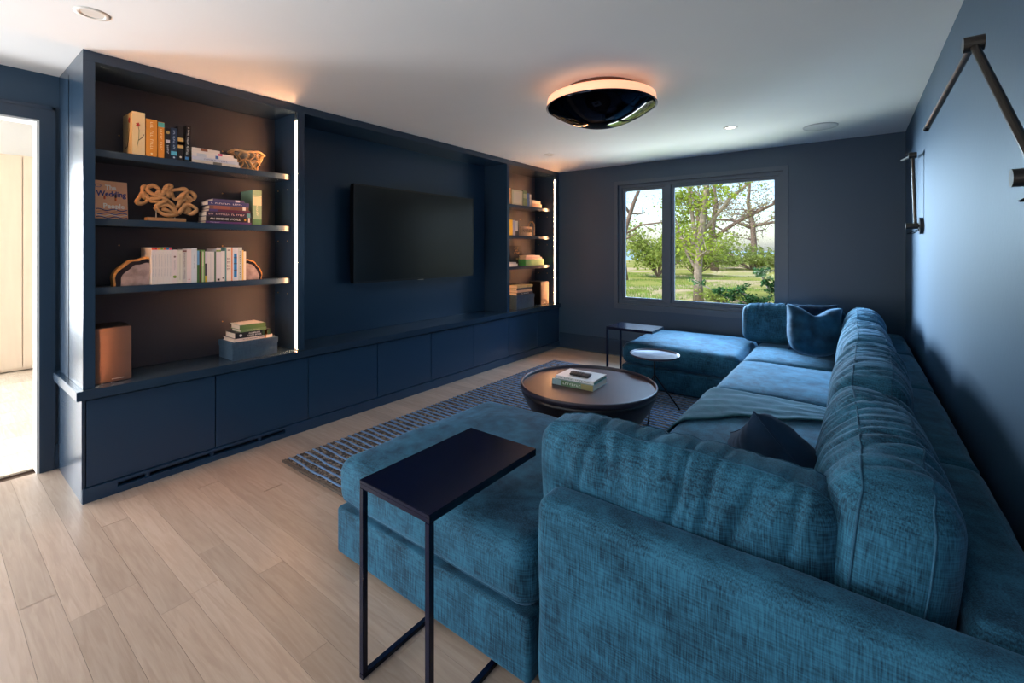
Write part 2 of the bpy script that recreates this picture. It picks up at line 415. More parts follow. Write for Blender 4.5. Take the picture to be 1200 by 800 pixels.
# ------------------------------------------------------------ window in the back wall
w1 = struct('window_1', B((WX0, WX1, BW + .02, BW + .09, WZ0, WZ0 + .045), (WX0, WX1, BW + .02, BW + .09, WZ1 - .045, WZ1), (WX0, WX0 + .045, BW + .02, BW + .09, WZ0 + .045, WZ1 - .045), (WX1 - .045, WX1, BW + .02, BW + .09, WZ0 + .045, WZ1 - .045), (-1.865, -1.79, BW + .015, BW + .09, WZ0 + .045, WZ1 - .045)), FRAMEP, bevel=.003)
for x0, x1, z0, z1 in ((WX0 + .047, -1.867, WZ0 + .047, WZ1 - .047), (-1.788, WX1 - .047, WZ0 + .047, WZ1 - .047)):
    t_ = .035
    obj('sash', B((x0, x1, BW + .035, BW + .075, z0, z0 + t_), (x0, x1, BW + .035, BW + .075, z1 - t_, z1), (x0, x0 + t_, BW + .035, BW + .075, z0 + t_, z1 - t_), (x1 - t_, x1, BW + .035, BW + .075, z0 + t_, z1 - t_)), FRAMEP, w1)
    obj('pane', B(x0 + t_, x1 - t_, BW + .052, BW + .056, z0 + t_, z1 - t_), GLASS, w1)
obj('window_sill', B(WX0 - .02, WX1 + .02, BW - .025, BW + .02, WZ0 - .02, WZ0), FRAMEP, w1, bevel=.003)
obj('window_casing', B((WX0 - .05, WX0, BW - .012, BW + .0, WZ0 - .07, WZ1 + .05), (WX1, WX1 + .05, BW - .012, BW, WZ0 - .07, WZ1 + .05), (WX0, WX1, BW - .012, BW, WZ1, WZ1 + .05), (WX0, WX1, BW - .012, BW, WZ0 - .07, WZ0 - .02)), FRAMEP, w1, bevel=.002)

# ------------------------------------------------------------ media wall joinery
DY = [.566, 1.2, 1.838, 2.476, 3.114, 3.752, 4.39, 5.028, 5.574]
ordn = ['nearest the doorway', 'second from the doorway', 'third from the doorway', 'fourth from the doorway', 'fourth from the window wall', 'third from the window wall', 'second from the window wall', 'last one against the window wall']
for i in range(8):
    t = thing('base_cabinet', 'low dark blue handleless base cabinet, ' + ordn[i], 'cabinet', (0, 0, 0), group='base cabinets of the media wall')
    y0, y1 = DY[i], DY[i + 1]
    obj('body', B(BX + .02, FX - .022, y0 + .001, y1 - .001, .08, .566), PAINT, t)
    obj('door', B(FX - .020, FX, y0 + .003, y1 - .002, .082, .558), DOORP, t, bevel=.0015)
t = thing('plinth', 'long dark blue toe kick with black vent slots under the base cabinets', 'plinth')
obj('board', B((FX + .0008, FX + .012, .552, .5645, 0, .078), (FX - .03, FX + .012, .5645, BW, 0.0, .036), (FX - .03, FX + .012, .5645, .70, .036, .078), (FX - .03, FX + .012, 1.655, BW, .036, .078), (FX - .03, FX + .012, .70, 1.655, .062, .078)), DOORP, t)
for y in (.83, 1.17, 1.47): obj('slot_divider', B(FX - .02, FX + .004, y, y + .02, .036, .062), DOORP, t)
obj('backing', B(FX - .6, FX - .032, .565, BW - .01, 0.0, .077), PLAST, t)
t = thing('base_end_panel', 'dark blue end panel closing the low cabinets at the doorway end', 'panel')
obj('panel', B(BX, FX + .0, .550, .5635, 0.0, .566), PAINT, t)
tag(obj('worktop', B(BX, FX + .03, .525, BW - .001, .569, .622), PAINT, bevel=.003), 'long dark blue counter top running the whole length of the media wall', 'counter')
BKX = -3.735; SFX = -3.474
def bookcase(name, label, y0, y1, left_stile, right_panel, wt=.622):
    t = thing(name, label, 'bookcase', (0, 0, 0), group='bookcases flanking the television')
    z0 = wt + .001
    a, b_ = y0 + left_stile, y1 - right_panel
    bx_ = BX if y0 < 1 else BKX
    obj('side_panel', B((bx_, FX - .038, y0, a, z0, 2.438), (FX - .038, FX - .012, y0, a - .012, z0, 2.438), (FX - .012, FX, y0, a, z0, 2.438)), PAINT, t)
    # the lit side carries a groove for the LED profile
    obj('side_panel', B((BKX, FX - .045, b_, y1, z0, 2.438), (FX - .045, FX - .012, b_ + .012, y1, z0, 2.438), (FX - .012, FX, b_, y1, z0, 2.438)), PAINT, t)
    bm = bmesh.new(); poly_prism(bm, [(FX - .035, b_ + .0115, z0 + .01), (FX - .035, b_ + .006, z0 + .01), (FX - .023, b_ + .002, z0 + .01), (FX - .022, b_ + .0115, z0 + .01)], (0, 0, 2.40 - z0 - .03))
    obj('led_strip', bm, LED, t)
    bm = B(FX - .030, FX - .0275, a - .0118, a - .0095, z0 + .01, 2.40)
    obj('led_strip', bm, LED, t)
    obj('back_panel', B(BKX - .02, BKX - .0005, y0, y1, z0, 2.438), INNER, t)
    obj('top_panel', B((BX if y0 < 1 else BKX - .02), FX + .0, y0, y1, 2.4385, 2.4935), PAINT, t)
    for k, z in enumerate((1.972, 1.574, 1.174)):
        obj('shelf', B(BKX, SFX, a + .0005, b_ - .0005, z - .04, z), PAINT, t, bevel=.0015)
    for z in (1.81, 1.42, .86, 2.12):
        for y in (a + .18, b_ - .38): obj('shelf_pin', T([(BKX, y, z), (BKX + .004, y, z)], .0045, 8), BRASS, t)
    for z in (1.86, 1.46, 1.05):
        for x in (BKX + .06, SFX - .05): obj('shelf_pin', T([(x, b_, z), (x, b_ - .004, z)], .0045, 8), BRASS, t)
    return t
bookcase('bookcase', 'large open dark blue bookcase left of the television, nearest the doorway', .555, 1.809, .05, .053)
bookcase('bookcase', 'narrow open dark blue bookcase right of the television, in the window corner', 4.356, 5.578, .05, .075)
t = thing('television_niche', 'recessed dark blue panel and header behind the wall-mounted television', 'panel')
obj('back_panel', B(BKX - .02, BKX, 1.8095, 4.3555, .623, 2.438), DOORP, t)
obj('header', B(BKX - .02, FX, 1.8095, 4.3555, 2.4385, 2.4935), PAINT, t)
# television
t = thing('television', 'large black flat-screen television mounted in the dark blue niche', 'television', (-3.60, 3.18, 1.54))
obj('screen', B(.012, .0165, -.788, .788, -.44, .438), SCREEN, t)
obj('bezel', B((-.03, .018, -.80, -.788, -.455, .45), (-.03, .018, .788, .80, -.455, .45), (-.03, .018, -.788, .788, .438, .45), (-.03, .018, -.788, .788, -.455, -.44)), PLAST, t)
obj('rear_housing', B(-.06, .0115, -.787, .787, -.439, .437), PLAST, t)
obj('wall_bracket', B(-.134, -.0605, -.25, .25, -.2, .2), BLACKMET, t)
obj('logo_tab', B(-.01, .012, -.03, .03, -.462, -.4555), STEEL, t)

# ------------------------------------------------------------ ceiling fittings
def downlight(x, y, r, on, label):
    t = thing('downlight', label, 'downlight', (x, y, H), group='round recessed ceiling spotlights')
    obj('trim_ring', LA([(r * .66, 0), (r * .66, -.004), (r * .72, -.007), (r, -.003), (r, 0)], 40), mat('trim_white', (222, 216, 208), .5), t, smooth=True)
    obj('lens', LA([(0, -.002), (r * .655, -.002), (r * .655, 0), (0, 0)], 32), LAMPON if on else LAMPOFF, t)
downlight(-2.833, .499, .066, False, 'round recessed ceiling spotlight nearest the camera, above the doorway end of the bookcase')
downlight(-.886, 4.442, .062, True, 'lit round recessed spotlight in the ceiling before the window')
downlight(-2.824, 4.45, .062, False, 'small round recessed spotlight in the ceiling by the narrow bookcase')
t = thing('ceiling_speaker', 'large round white speaker grille set flush in the ceiling near the right wall', 'speaker', (-.236, 4.885, H))
obj('rim', LA([(.122, 0), (.122, -.008), (.131, -.008), (.133, 0)], 48), mat('speaker_rim', (176, 178, 182), .6), t, smooth=True)
obj('grille', LA([(0, -.006), (.1215, -.005), (.1215, 0), (0, 0)], 48), mat('speaker_grille', (196, 198, 204), .7, bump=.6, bscale=600), t)
# pendant
t = thing('ceiling_light', 'round bowl ceiling light with dark mirror underside and amber glowing rim', 'ceiling light', (-1.391, 2.854, H))
R_ = .376
dome = [(R_ - .006, -.120), (R_, -.124)] + [(R_ * (1 - a / 18), -.124 - .135 * (1 - (1 - a / 18) ** 1.9)) for a in range(1, 19)]
inner = [(R_ - .012, -.127)] + [((R_ - .014) * (1 - k / 8), -.127 - .02 * k / 8) for k in range(1, 9)]
obj('bowl', LA(dome, 72), CHROMED, t, smooth=True)
obj('amber_diffuser', LA([(.30, -.060), (R_ - .012, -.066), (R_ - .004, -.119), (.30, -.119)], 72), GLOW, t, smooth=True)
obj('canopy', LA([(0, -.001), (.24, -.001), (.25, -.006), (.26, -.046), (0, -.046)], 56), mat('canopy_bronze', (120, 84, 66), .4, metal=.6), t, smooth=True)
pl = bpy.data.lights.new('ceiling_light_lamp', 'POINT'); pl.energy = 6; pl.color = (1, .62, .36); pl.shadow_soft_size = .1

# ------------------------------------------------------------ sconces
def sconce(label, y, z, joint, tip, xk):
    t = thing('wall_sconce', label, 'wall lamp', (WR, y, z), group='articulated wall lamps on the right wall')
    o = lambda p: (p[0] - WR, p[1] - y, p[2] - z)
    obj('wall_plate', T([(0, 0, 0), (-.02, 0, 0)], .058, 32), BRONZE, t, bevel=0)
    obj('stem', T([(-.02, 0, 0), (xk[0] + .02, 0, 0)], .010, 16), BRONZE, t)
    obj('knob', T([(xk[0] + .02, 0, 0), (xk[1], 0, 0)], .021, 24), BRONZE, t)
    j = Vector(o(joint)); a = Vector((xk[0] + .004, 0, .018))
    obj('arm', T([a, j], .0105, 14), BRONZE, t)
    d = (Vector(o(tip)) - j); e = j + d.normalized() * .03
    obj('joint', T([j + Vector((-.022, 0, 0)), j + Vector((.022, 0, 0))], .022, 20), BRONZE, t)
    h = obj('lamp_bar', T([e - d.normalized() * .02, Vector(o(tip))], .0085, 14), mat('satin_bronze_bar', (132, 128, 124), .3, metal=.85), t)
    obj('tip_cap', T([Vector(o(tip)), Vector(o(tip)) + d.normalized() * .018], .0092, 14), BLACKMET, h)
    obj('cord', T([(xk[0] + .03, 0, -.02), (-.085, .0, -.055), (-.05, 0, -.05), (-.02, 0, -.03)], .003, 8), BLACKMET, t)
sconce('near dark bronze articulated wall lamp, cut by the right edge of the photo', 1.535, 1.56, (.275, 1.834, 1.985), (.21, 2.16, 1.83), (-.062, -.098))
sconce('far dark bronze articulated wall lamp near the window corner', 4.26, 1.56, (.335, 4.26, 2.06), (.302, 4.60, 2.083), (-.045, -.092))

# ------------------------------------------------------------ rug
t = thing('rug', 'large flatweave rug in brown grey and light blue cords on the oak floor', 'rug', (0, 0, 0))
def rugmat():
    m, nt, b = _new('rug_weave'); L = nt.links
    tc = nt.nodes.new('ShaderNodeTexCoord'); v = nt.nodes.new('ShaderNodeTexVoronoi'); v.inputs['Scale'].default_value = 90
    mp = nt.nodes.new('ShaderNodeMapping'); mp.inputs['Scale'].default_value = (.6, 1, 1); L.new(tc.outputs['Object'], mp.inputs[0]); L.new(mp.outputs[0], v.inputs[0])
    r = nt.nodes.new('ShaderNodeValToRGB'); r.color_ramp.interpolation = 'CONSTANT'
    e = r.color_ramp.elements; e[0].position = 0; e[0].color = srgb((74, 66, 60)); e[1].position = .35; e[1].color = srgb((112, 100, 90))
    for p, c in ((.6, (60, 60, 66)), (.8, (136, 126, 114))): k = e.new(p); k.color = srgb(c)
    sp = nt.nodes.new('ShaderNodeSeparateColor'); L.new(v.outputs['Color'], sp.inputs[0]); L.new(sp.outputs[0], r.inputs[0]); L.new(r.outputs[0], b.inputs['Base Color'])
    b.inputs['Roughness'].default_value = .95
    bp = nt.nodes.new('ShaderNodeBump'); bp.inputs['Strength'].default_value = .8; bp.inputs['Distance'].default_value = .004; L.new(v.outputs['Distance'], bp.inputs['Height']); L.new(bp.outputs[0], b.inputs['Normal'])
    return m
RG = rugmat(); RB = mat('rug_blue_wool', (112, 148, 190), .95, var=.2, scale=60, bump=.8, bscale=120)
bm = bmesh.new(); rx0, rx1, ry0, ry1 = -2.985, -.35, 1.452, 4.84
nY = int((ry1 - ry0) / .0135); nX = 26
grid = []
for j in range(nY + 1):
    y = ry0 + (ry1 - ry0) * j / nY; zz = .009 + .004 * (j % 2)
    if j % 4 == 0: zz = .007
    grid.append([bm.verts.new((rx0 + (rx1 - rx0) * i / nX + (.004 * noise.noise(Vector((0, y * 30, 0))) if i == 0 else 0), y + .006 * noise.noise(Vector((i * .7, y * 1.1, 3))), zz)) for i in range(nX + 1)])
for j in range(nY):
    for i in range(nX): bm.faces.new((grid[j][i], grid[j][i + 1], grid[j + 1][i + 1], grid[j + 1][i]))
box(bm, rx0, rx1, ry0, ry1, .0005, .006)
obj('woven_field', bm, RG, t)
bm = bmesh.new(); cord_me = []
for q in range(4):
    pts = [(rx0 + (rx1 - rx0) * i / 40, .012 * noise.noise(Vector((i * .33, q * 9.1, 0))), 0) for i in range(41)]
    me = bpy.data.meshes.new('blue_cord'); bb = T(pts, .0082, 6)
    for v in bb.verts: v.co.z *= .75
    bb.to_mesh(me); bb.free(); me.materials.append(RB); cord_me.append(me)
    for p in me.polygons: p.use_smooth = True
nC = 61
for k in range(nC):
    o = bpy.data.objects.new('blue_cord', cord_me[k % 4]); C.objects.link(o); o.parent = t; o.location = (0, ry0 + .045 + k * .0551, .0115)
for q, y in enumerate((ry0 + .004, ry0 + .018)):
    obj('edge_cord', T([(rx0 + .0, y, .009), (rx1, y, .009)], .007, 6), mat('rug_edge', (96, 84, 74), .9), t)

# ------------------------------------------------------------ sectional sofa
sofa = thing('sectional_sofa', 'large U-shaped teal blue chenille sectional sofa filling the right side of the room', 'sofa', (0, 0, 0))
ZB, ZS = .026, .236
def soft(name, parent, *a, m=SOFA, sub=None, **k):
    s = Soft(*a, **k); o = obj(name, s.mesh(), m, parent, smooth=True); return s, o
def piping(name, s, parent, pts, r=.0035, m=None):
    P = [s.f(Vector(p)) for p in pts]
    return obj(name, T(P, r, 6, closed=True), m or PIPE, parent, smooth=True)
def loop_z(s, z, n=22, inset=0):
    hx, hy = s.h.x, s.h.y; P = []
    for i in range(n): P.append((-hx + 2 * hx * i / n, -hy, z))
    for i in range(n): P.append((hx, -hy + 2 * hy * i / n, z))
    for i in range(n): P.append((hx - 2 * hx * i / n, hy, z))
    for i in range(n): P.append((-hx, hy - 2 * hy * i / n, z))
    return P
seat_specs = {}
def seat(key, x0, x1, y0, y1, base=True, crown=.028, zt=.445, wseed=0):
    if base:
        soft('seat_base', sofa, x0 + .004, x1 - .004, y0 + .004, y1 - .004, ZB, ZS - .002, r=.018, crown=(0, 0, 0), res=.12)
    s, o = soft('seat_cushion', sofa, x0, x1, y0, y1, ZS + .002, zt, r=.068, crown=(.010, .010, crown), res=.045, wr=wr_soft(.009, 4.2, wseed), under=0)
    piping('welt', s, o, loop_z(s, -s.h.z + .030), r=.0032)
    seat_specs[key] = s
    return s
seat('near_chaise', -1.872, -.80, 1.148, 2.215, zt=.450, wseed=1)
seat('s1', -.785, .185, 1.295, 2.245, wseed=2)
seat('s2', -.785, .185, 2.252, 3.30, wseed=3)
seat('s3', -.785, .185, 3.307, 4.32, wseed=4)
seat('s4', -.785, .185, 4.327, 5.27, wseed=5)
seat('far_chaise', -1.885, -.795, 4.33, 5.38, wseed=6)
soft('arm', sofa, -.79, .362, 1.15, 1.29, ZB, .632, r=.048, crown=(0, .004, .004), res=.05, wr=wr_soft(.004, 5, 9))
soft('arm', sofa, -.79, .362, 5.285, 5.425, ZB, .62, r=.048, crown=(0, .004, .004), res=.06, wr=wr_soft(.004, 5, 10))
for y0, y1 in ((1.293, 2.243), (2.249, 3.345), (3.351, 4.36), (4.366, 5.28)):
    soft('back_frame', sofa, .19, .362, y0, y1, ZB, .632, r=.048, crown=(0, 0, .008), res=.05, wr=wr_soft(.005, 5, y0))
bm = bmesh.new()
for x in (-1.80, -.87, -.72, .28):
    for y in (1.21, 2.13, 2.4, 3.2, 3.45, 4.2, 4.45, 5.3):
        if x < -.8 and 2.2 < y < 4.4: continue
        zb = 0.0 if (y < 1.44 or y > 4.86 or x > -.34) else .0185
        tube(bm, [(x, y, zb), (x, y, ZB + .004)], .022, 10)
ft = obj('foot', bm, BLACKMET, sofa); ft['kind'] = 'stuff'

def ruche(axis, amp=.017, fr=20, seed=0, topw=1.0):
    # gathers running across the cushion, varying along its length (axis 0=x, 1=y)
    def w(o, u, s):
        L = o[axis]; oth = o[1 - axis]
        warp = .05 * noise.noise(Vector((oth * 5 + seed, o.z * 4, L * 2)))
        n = noise.noise(Vector(((L + warp) * fr, oth * 2.0 + seed, o.z * 1.6)))
        n2 = noise.noise(Vector(((L + warp) * fr * 2.4, oth * 4 + seed, o.z * 3 + 7)))
        g = -(max(0, 1 - abs(n) * 3.2) ** 1.5) * amp - (max(0, 1 - abs(n2) * 3) ** 1.5) * amp * .4
        fade = .45 + .55 * max(0, min(1, .5 + 1.6 * noise.noise(Vector((L * 2.3, seed, oth * 3)))))
        side = (1 - abs(u[axis]) ** 8); k = side * topw * fade * max(0, min(1, (u[2] + .55) / .9))
        v = Vector((0, 0, 0)); v[1 - axis] = u[1 - axis] * g * k * .8; v.z = (u[2] if u[2] > 0 else 0) * g * k
        b = noise.noise((o + Vector((seed, 0, 0))) * 4) * .012
        return v + Vector((u[0] * b * .6, u[1] * b * .6, max(0, u[2]) * b))
    return w
def back_cushion(label, loc, L, th, h, rotz=0, lean=0, axis='y', seed=0, group='loose back cushions of the sofa', roll=0):
    t = thing('back_cushion', label, 'cushion', loc, 0, group)
    t.rotation_euler = Euler((lean if axis == 'x' else roll, lean if axis == 'y' else roll, rotz), 'XYZ')
    if axis == 'y':
        s = Soft(-th / 2, th / 2, 0, L, 0, h, r=.075, crown=(.034, .022, .052), res=.011, wr=ruche(1, seed=seed), round_seg=6)
    else:
        s = Soft(0, L, -th / 2, th / 2, 0, h, r=.07, crown=(.02, .034, .026), res=.011, wr=ruche(0, seed=seed, amp=.015, fr=15), round_seg=6)
    obj('cushion_cover', s.mesh(), SOFA, t, smooth=True)
    hz, hL = s.h.z, (s.h.y if axis == 'y' else s.h.x)
    for side in (-1, 1):
        off = side * (th / 2 - .058)
        P = []; n = 40
        def q(l, z): return (off, l, z) if axis == 'y' else (l, off, z)
        for i in range(n): P.append(q(-hL + 2 * hL * i / n, hz))
        for i in range(n // 2): P.append(q(hL, hz - 2 * hz * i / (n // 2)))
        for i in range(n): P.append(q(hL - 2 * hL * i / n, -hz))
        for i in range(n // 2): P.append(q(-hL, -hz + 2 * hz * i / (n // 2)))
        piping('welt', s, t, P, r=.003)
    return t
lean = math.radians(6)
back_cushion('big ruched teal back cushion against the right wall side, nearest the camera', (.043, 1.322, .476), .935, .25, .372, lean=lean, rotz=math.radians(1.5), seed=1)
back_cushion('ruched teal back cushion behind the throw blanket, second from the camera', (.030, 2.31, .476), .955, .25, .385, lean=lean - .03, rotz=math.radians(-1.5), seed=5)
back_cushion('ruched teal back cushion along the right wall, third from the camera', (.048, 3.325, .476), .95, .245, .372, lean=lean, rotz=math.radians(1), seed=9)
back_cushion('ruched teal back cushion in the far corner beside the dark pillows', (.043, 4.335, .476), .79, .24, .375, lean=lean, seed=13)
back_cushion('long teal back cushion leaning on the near arm in the foreground', (-.872, 1.415, .452), .845, .215, .345, lean=math.radians(3), axis='x', seed=17)
back_cushion('long teal back cushion at the far end below the window', (-.90, 5.16, .462), .84, .20, .375, lean=math.radians(-5), axis='x', seed=21)

def pillow(name, label, w, h, th, loc, rot, m, seed=0, chop=0, rnd_=0, group='velvet throw pillows'):
    t = thing(name, label, 'pillow', loc, 0, group); t.rotation_euler = Euler(rot, 'XYZ')
    bm = bmesh.new(); n = 30
    def pt(u, v, sgn):
        x = u * w / 2 * (1 - .07 * (1 - v * v) * abs(u) ** 3); z = v * h / 2 * (1 - .07 * (1 - u * u) * abs(v) ** 3)
        if rnd_:
            kx = rnd_ if v < 0 else rnd_ * (1 - v) ; x = x * (1 - kx * (1 - math.sqrt(1 - v * v / 2 * (1 if v < 0 else .6))) * 1.1); z = z * (1 - rnd_ * (1 - math.sqrt(1 - u * u / 2)) * 1.1) if v < 0 else z
        prof = max(0, (1 - u ** 4) * (1 - v ** 4)) ** .55
        yy = sgn * th / 2 * prof
        if chop and v > 0: z -= chop * math.exp(-(u / .38) ** 2) * v * v; 
        e = noise.noise(Vector((u * 2.2 + seed, v * 2.2, sgn * 2))) * .016 * prof + noise.noise(Vector((u * 6 + seed, v * 6, sgn))) * .006 * prof
        g = .006 * math.sin(math.atan2(v, u) * 26 + seed) * (max(abs(u), abs(v)) ** 6) * (1 if prof > .02 else 0)
        return (x, yy + e + g, z)
    for sgn in (-1, 1):
        G = [[bm.verts.new(pt(-1 + 2 * i / n, -1 + 2 * j / n, sgn)) for i in range(n + 1)] for j in range(n + 1)]
        for j in range(n):
            for i in range(n): bm.faces.new((G[j][i], G[j][i + 1], G[j + 1][i + 1], G[j + 1][i]))
    bmesh.ops.remove_doubles(bm, verts=bm.verts, dist=.0005)
    obj('pillow_cover', bm, m, t, smooth=True)
    E = [pt(-1 + 2 * i / n, -1, 1) for i in range(n)] + [pt(1, -1 + 2 * i / n, 1) for i in range(n)] + [pt(1 - 2 * i / n, 1, 1) for i in range(n)] + [pt(-1, 1 - 2 * i / n, 1) for i in range(n)]
    obj('seam', T(E, .0025, 6, closed=True), m, t, smooth=True)
    return t
pillow('throw_pillow', 'very dark blue velvet pillow wedged in the near corner behind the foreground cushion', .43, .43, .20, (-.18, 1.80, .605), (math.radians(-36), math.radians(30), math.radians(112)), VELVET, 3, rnd_=.6)
pillow('throw_pillow', 'plump dark teal velvet pillow with a pointed top standing on the far corner seat', .42, .44, .25, (-.27, 4.58, .70), (math.radians(-12), math.radians(3), math.radians(14)), fabric('teal_velvet', (10, 42, 62), (26, 78, 106), sheen=.6, streak=0, bump=0), 8, chop=.075, rnd_=.85)
pillow('throw_pillow', 'flat navy velvet pillow behind the pointed pillow in the far corner', .40, .42, .13, (-.29, 4.86, .695), (math.radians(-8), 0, math.radians(16)), VELVET, 12)

# throw blanket draped over the second seat
s2 = seat_specs['s2']
def seat_top(x, y):
    q = s2.f(Vector((x - s2.c.x, y - s2.c.y, s2.h.z))); return q.z
bm = bmesh.new(); NU, NV = 46, 34; G = []
def lerp(a, b, t): return a + (b - a) * t
def near_y(x):
    K = [(-.06, 2.93), (-.3, 2.80), (-.55, 2.68), (-.70, 2.56), (-.79, 2.42)]
    if x >= K[0][0]: return K[0][1]
    for (a, ya), (b_, yb) in zip(K, K[1:]):
        if x >= b_: return lerp(ya, yb, (a - x) / (a - b_))
    return K[-1][1]
for i in range(NU + 1):
    s_ = i / NU * 1.0; row = []
    for j in range(NV + 1):
        v = j / NV
        xs = -.07 - .72 * min(1, s_ / .74); ov = max(0, s_ - .74) / .26
        y = lerp(near_y(xs), 3.17 + .08 * math.sin(min(1, s_ / .74) * 2.2), v)
        if ov == 0:
            z = seat_top(xs, y) if xs > -.717 else None
            if z is None:
                a = (-.717 - xs) / .073 * (PI / 2) * .98
                z0 = seat_top(-.717, y); xx = -.717 - .078 * math.sin(a); z = z0 - .075 * (1 - math.cos(a)); xs = xx
        else:
            z0 = seat_top(-.717, y) - .075; xs = -.798 - .006 * math.sin(y * 40); z = z0 - ov * .17
        n = .006 * noise.noise(Vector((xs * 9, y * 9, 1))) + .005 * abs(noise.noise(Vector((xs * 5, y * 22, 5))))
        off = .012 + n + (.006 * math.sin(v * PI * 9) * .3)
        if ov > 0 or xs < -.76: row.append(bm.verts.new((xs - off, y, z)))
        else: row.append(bm.verts.new((xs - (off * .5 if xs < -.717 else 0), y, z + off)))
    G.append(row)
for i in range(NU):
    for j in range(NV): bm.faces.new((G[i][j], G[i + 1][j], G[i + 1][j + 1], G[i][j + 1]))
tb = thing('throw_blanket', 'teal green knitted throw folded across the second seat cushion', 'blanket')
o = obj('blanket_cloth', bm, THROW, tb, smooth=True)
md = o.modifiers.new('thick', 'SOLIDIFY'); md.thickness = .007; md.offset = 1
for q in range(0, NV + 1, NV):
    obj('hem', T([G_ for G_ in [Vector((0, 0, 0))] * 0] or [tuple(v) for v in [p.co for p in []]] or [(0, 0, 0), (0, 0, .001)], .0001, 3), THROW, tb) if False else None

# ------------------------------------------------------------ side and coffee tables
def c_table(label, x0, x1, y0, y1, z, legs, m=NAVYMET):
    t = thing('side_table', label, 'side table', ((x0 + x1) / 2, (y0 + y1) / 2, 0), group='C-shaped metal side tables')
    hx, hy = (x1 - x0) / 2, (y1 - y0) / 2; w = .019
    obj('tabletop', B(-hx, hx, -hy, hy, z - .012, z), m, t, bevel=.0015)
    obj('top_rim', B((-hx + .001, hx - .001, -hy + .001, -hy + w, z - .026, z - .0125), (-hx + .001, hx - .001, hy - w, hy - .001, z - .026, z - .0125), (-hx + .001, -hx + w, -hy + w, hy - w, z - .026, z - .0125), (hx - w, hx - .001, -hy + w, hy - w, z - .026, z - .0125)), m, t)
    if legs == 'y':
        for sx in (-1, 1):
            a = -hx if sx < 0 else hx - w
            obj('leg', B(a, a + w, -hy, -hy + w, .0165, z - .0265), m, t, bevel=.001)
            obj('foot_rail', B(a, a + w, -hy, hy, 0, .016), m, t, bevel=.001)
    else:
        for sy in (-1, 1):
            a = -hy if sy < 0 else hy - w
            obj('leg', B(-hx, -hx + w, a, a + w, .0258, z - .0265), m, t, bevel=.001)
            obj('foot_rail', B(-hx, hx, a, a + w, .018, .0255), m, t, bevel=.001)
    return t
c_table('navy C-shaped side table reaching over the foreground chaise', -1.285, -.953, .874, 1.412, .645, 'y')
c_table('navy C-shaped side table reaching over the far chaise by the window', -2.02, -1.54, 4.27, 4.62, .605, 'x')
cx, cy, R0, ZT = -1.62, 3.10, .515, .385
t = thing('coffee_table', 'round espresso coffee table with raised rim and tapered drum base', 'coffee table', (cx, cy, .018))
z = ZT - .018
obj('table_surface', LA([(0, z - .022), (R0 - .022, z - .022), (R0 - .022, z - .03), (0, z - .03)], 72), ESP, t)
obj('rim', LA([(R0 - .021, z - .030), (R0 - .021, z - .006), (R0 - .012, z), (R0 - .003, z - .003), (R0, z - .012), (R0 - .004, z - .04), (R0 - .021, z - .04)], 96), mat('espresso_rim', (50, 46, 58), .38), t, smooth=True)
obj('bowl_base', LA([(0, z - .031), (R0 - .022, z - .041), (R0 - .006, z - .0425), (R0 - .012, z - .07), (R0 - .055, z - .16), (R0 - .115, z - .25), (R0 - .165, z - .32), (R0 - .18, .0), (0, 0)], 72), ESPD, t, smooth=True)
# small tray table
tx, ty, tz = -1.361, 3.828, .50
t = thing('tray_table', 'small round dark metal tray table on three thin legs beside the coffee table', 'side table', (tx, ty, .016))
z = tz - .016
obj('tray', LA([(0, z - .012), (.190, z - .012), (.198, z - .008), (.201, z), (.206, z), (.204, z - .012), (.192, z - .02), (0, z - .02)], 64), mat('dark_tray', (64, 54, 66), .35, metal=.3), t, smooth=True)
obj('stem', T([(0, 0, z - .02), (0, 0, z - .19)], .008, 12), BLACKMET, t)
for fx, fy in ((-1.293, 3.49), (-1.195, 3.966), (-1.53, 3.90)):
    l = obj('leg', T([(0, 0, z - .18), (fx - tx, fy - ty, .006)], .0065, 10), BLACKMET, t)
    obj('foot', T([(fx - tx, fy - ty, .0), (fx - tx, fy - ty, .007)], .011, 12), BLACKMET, l)

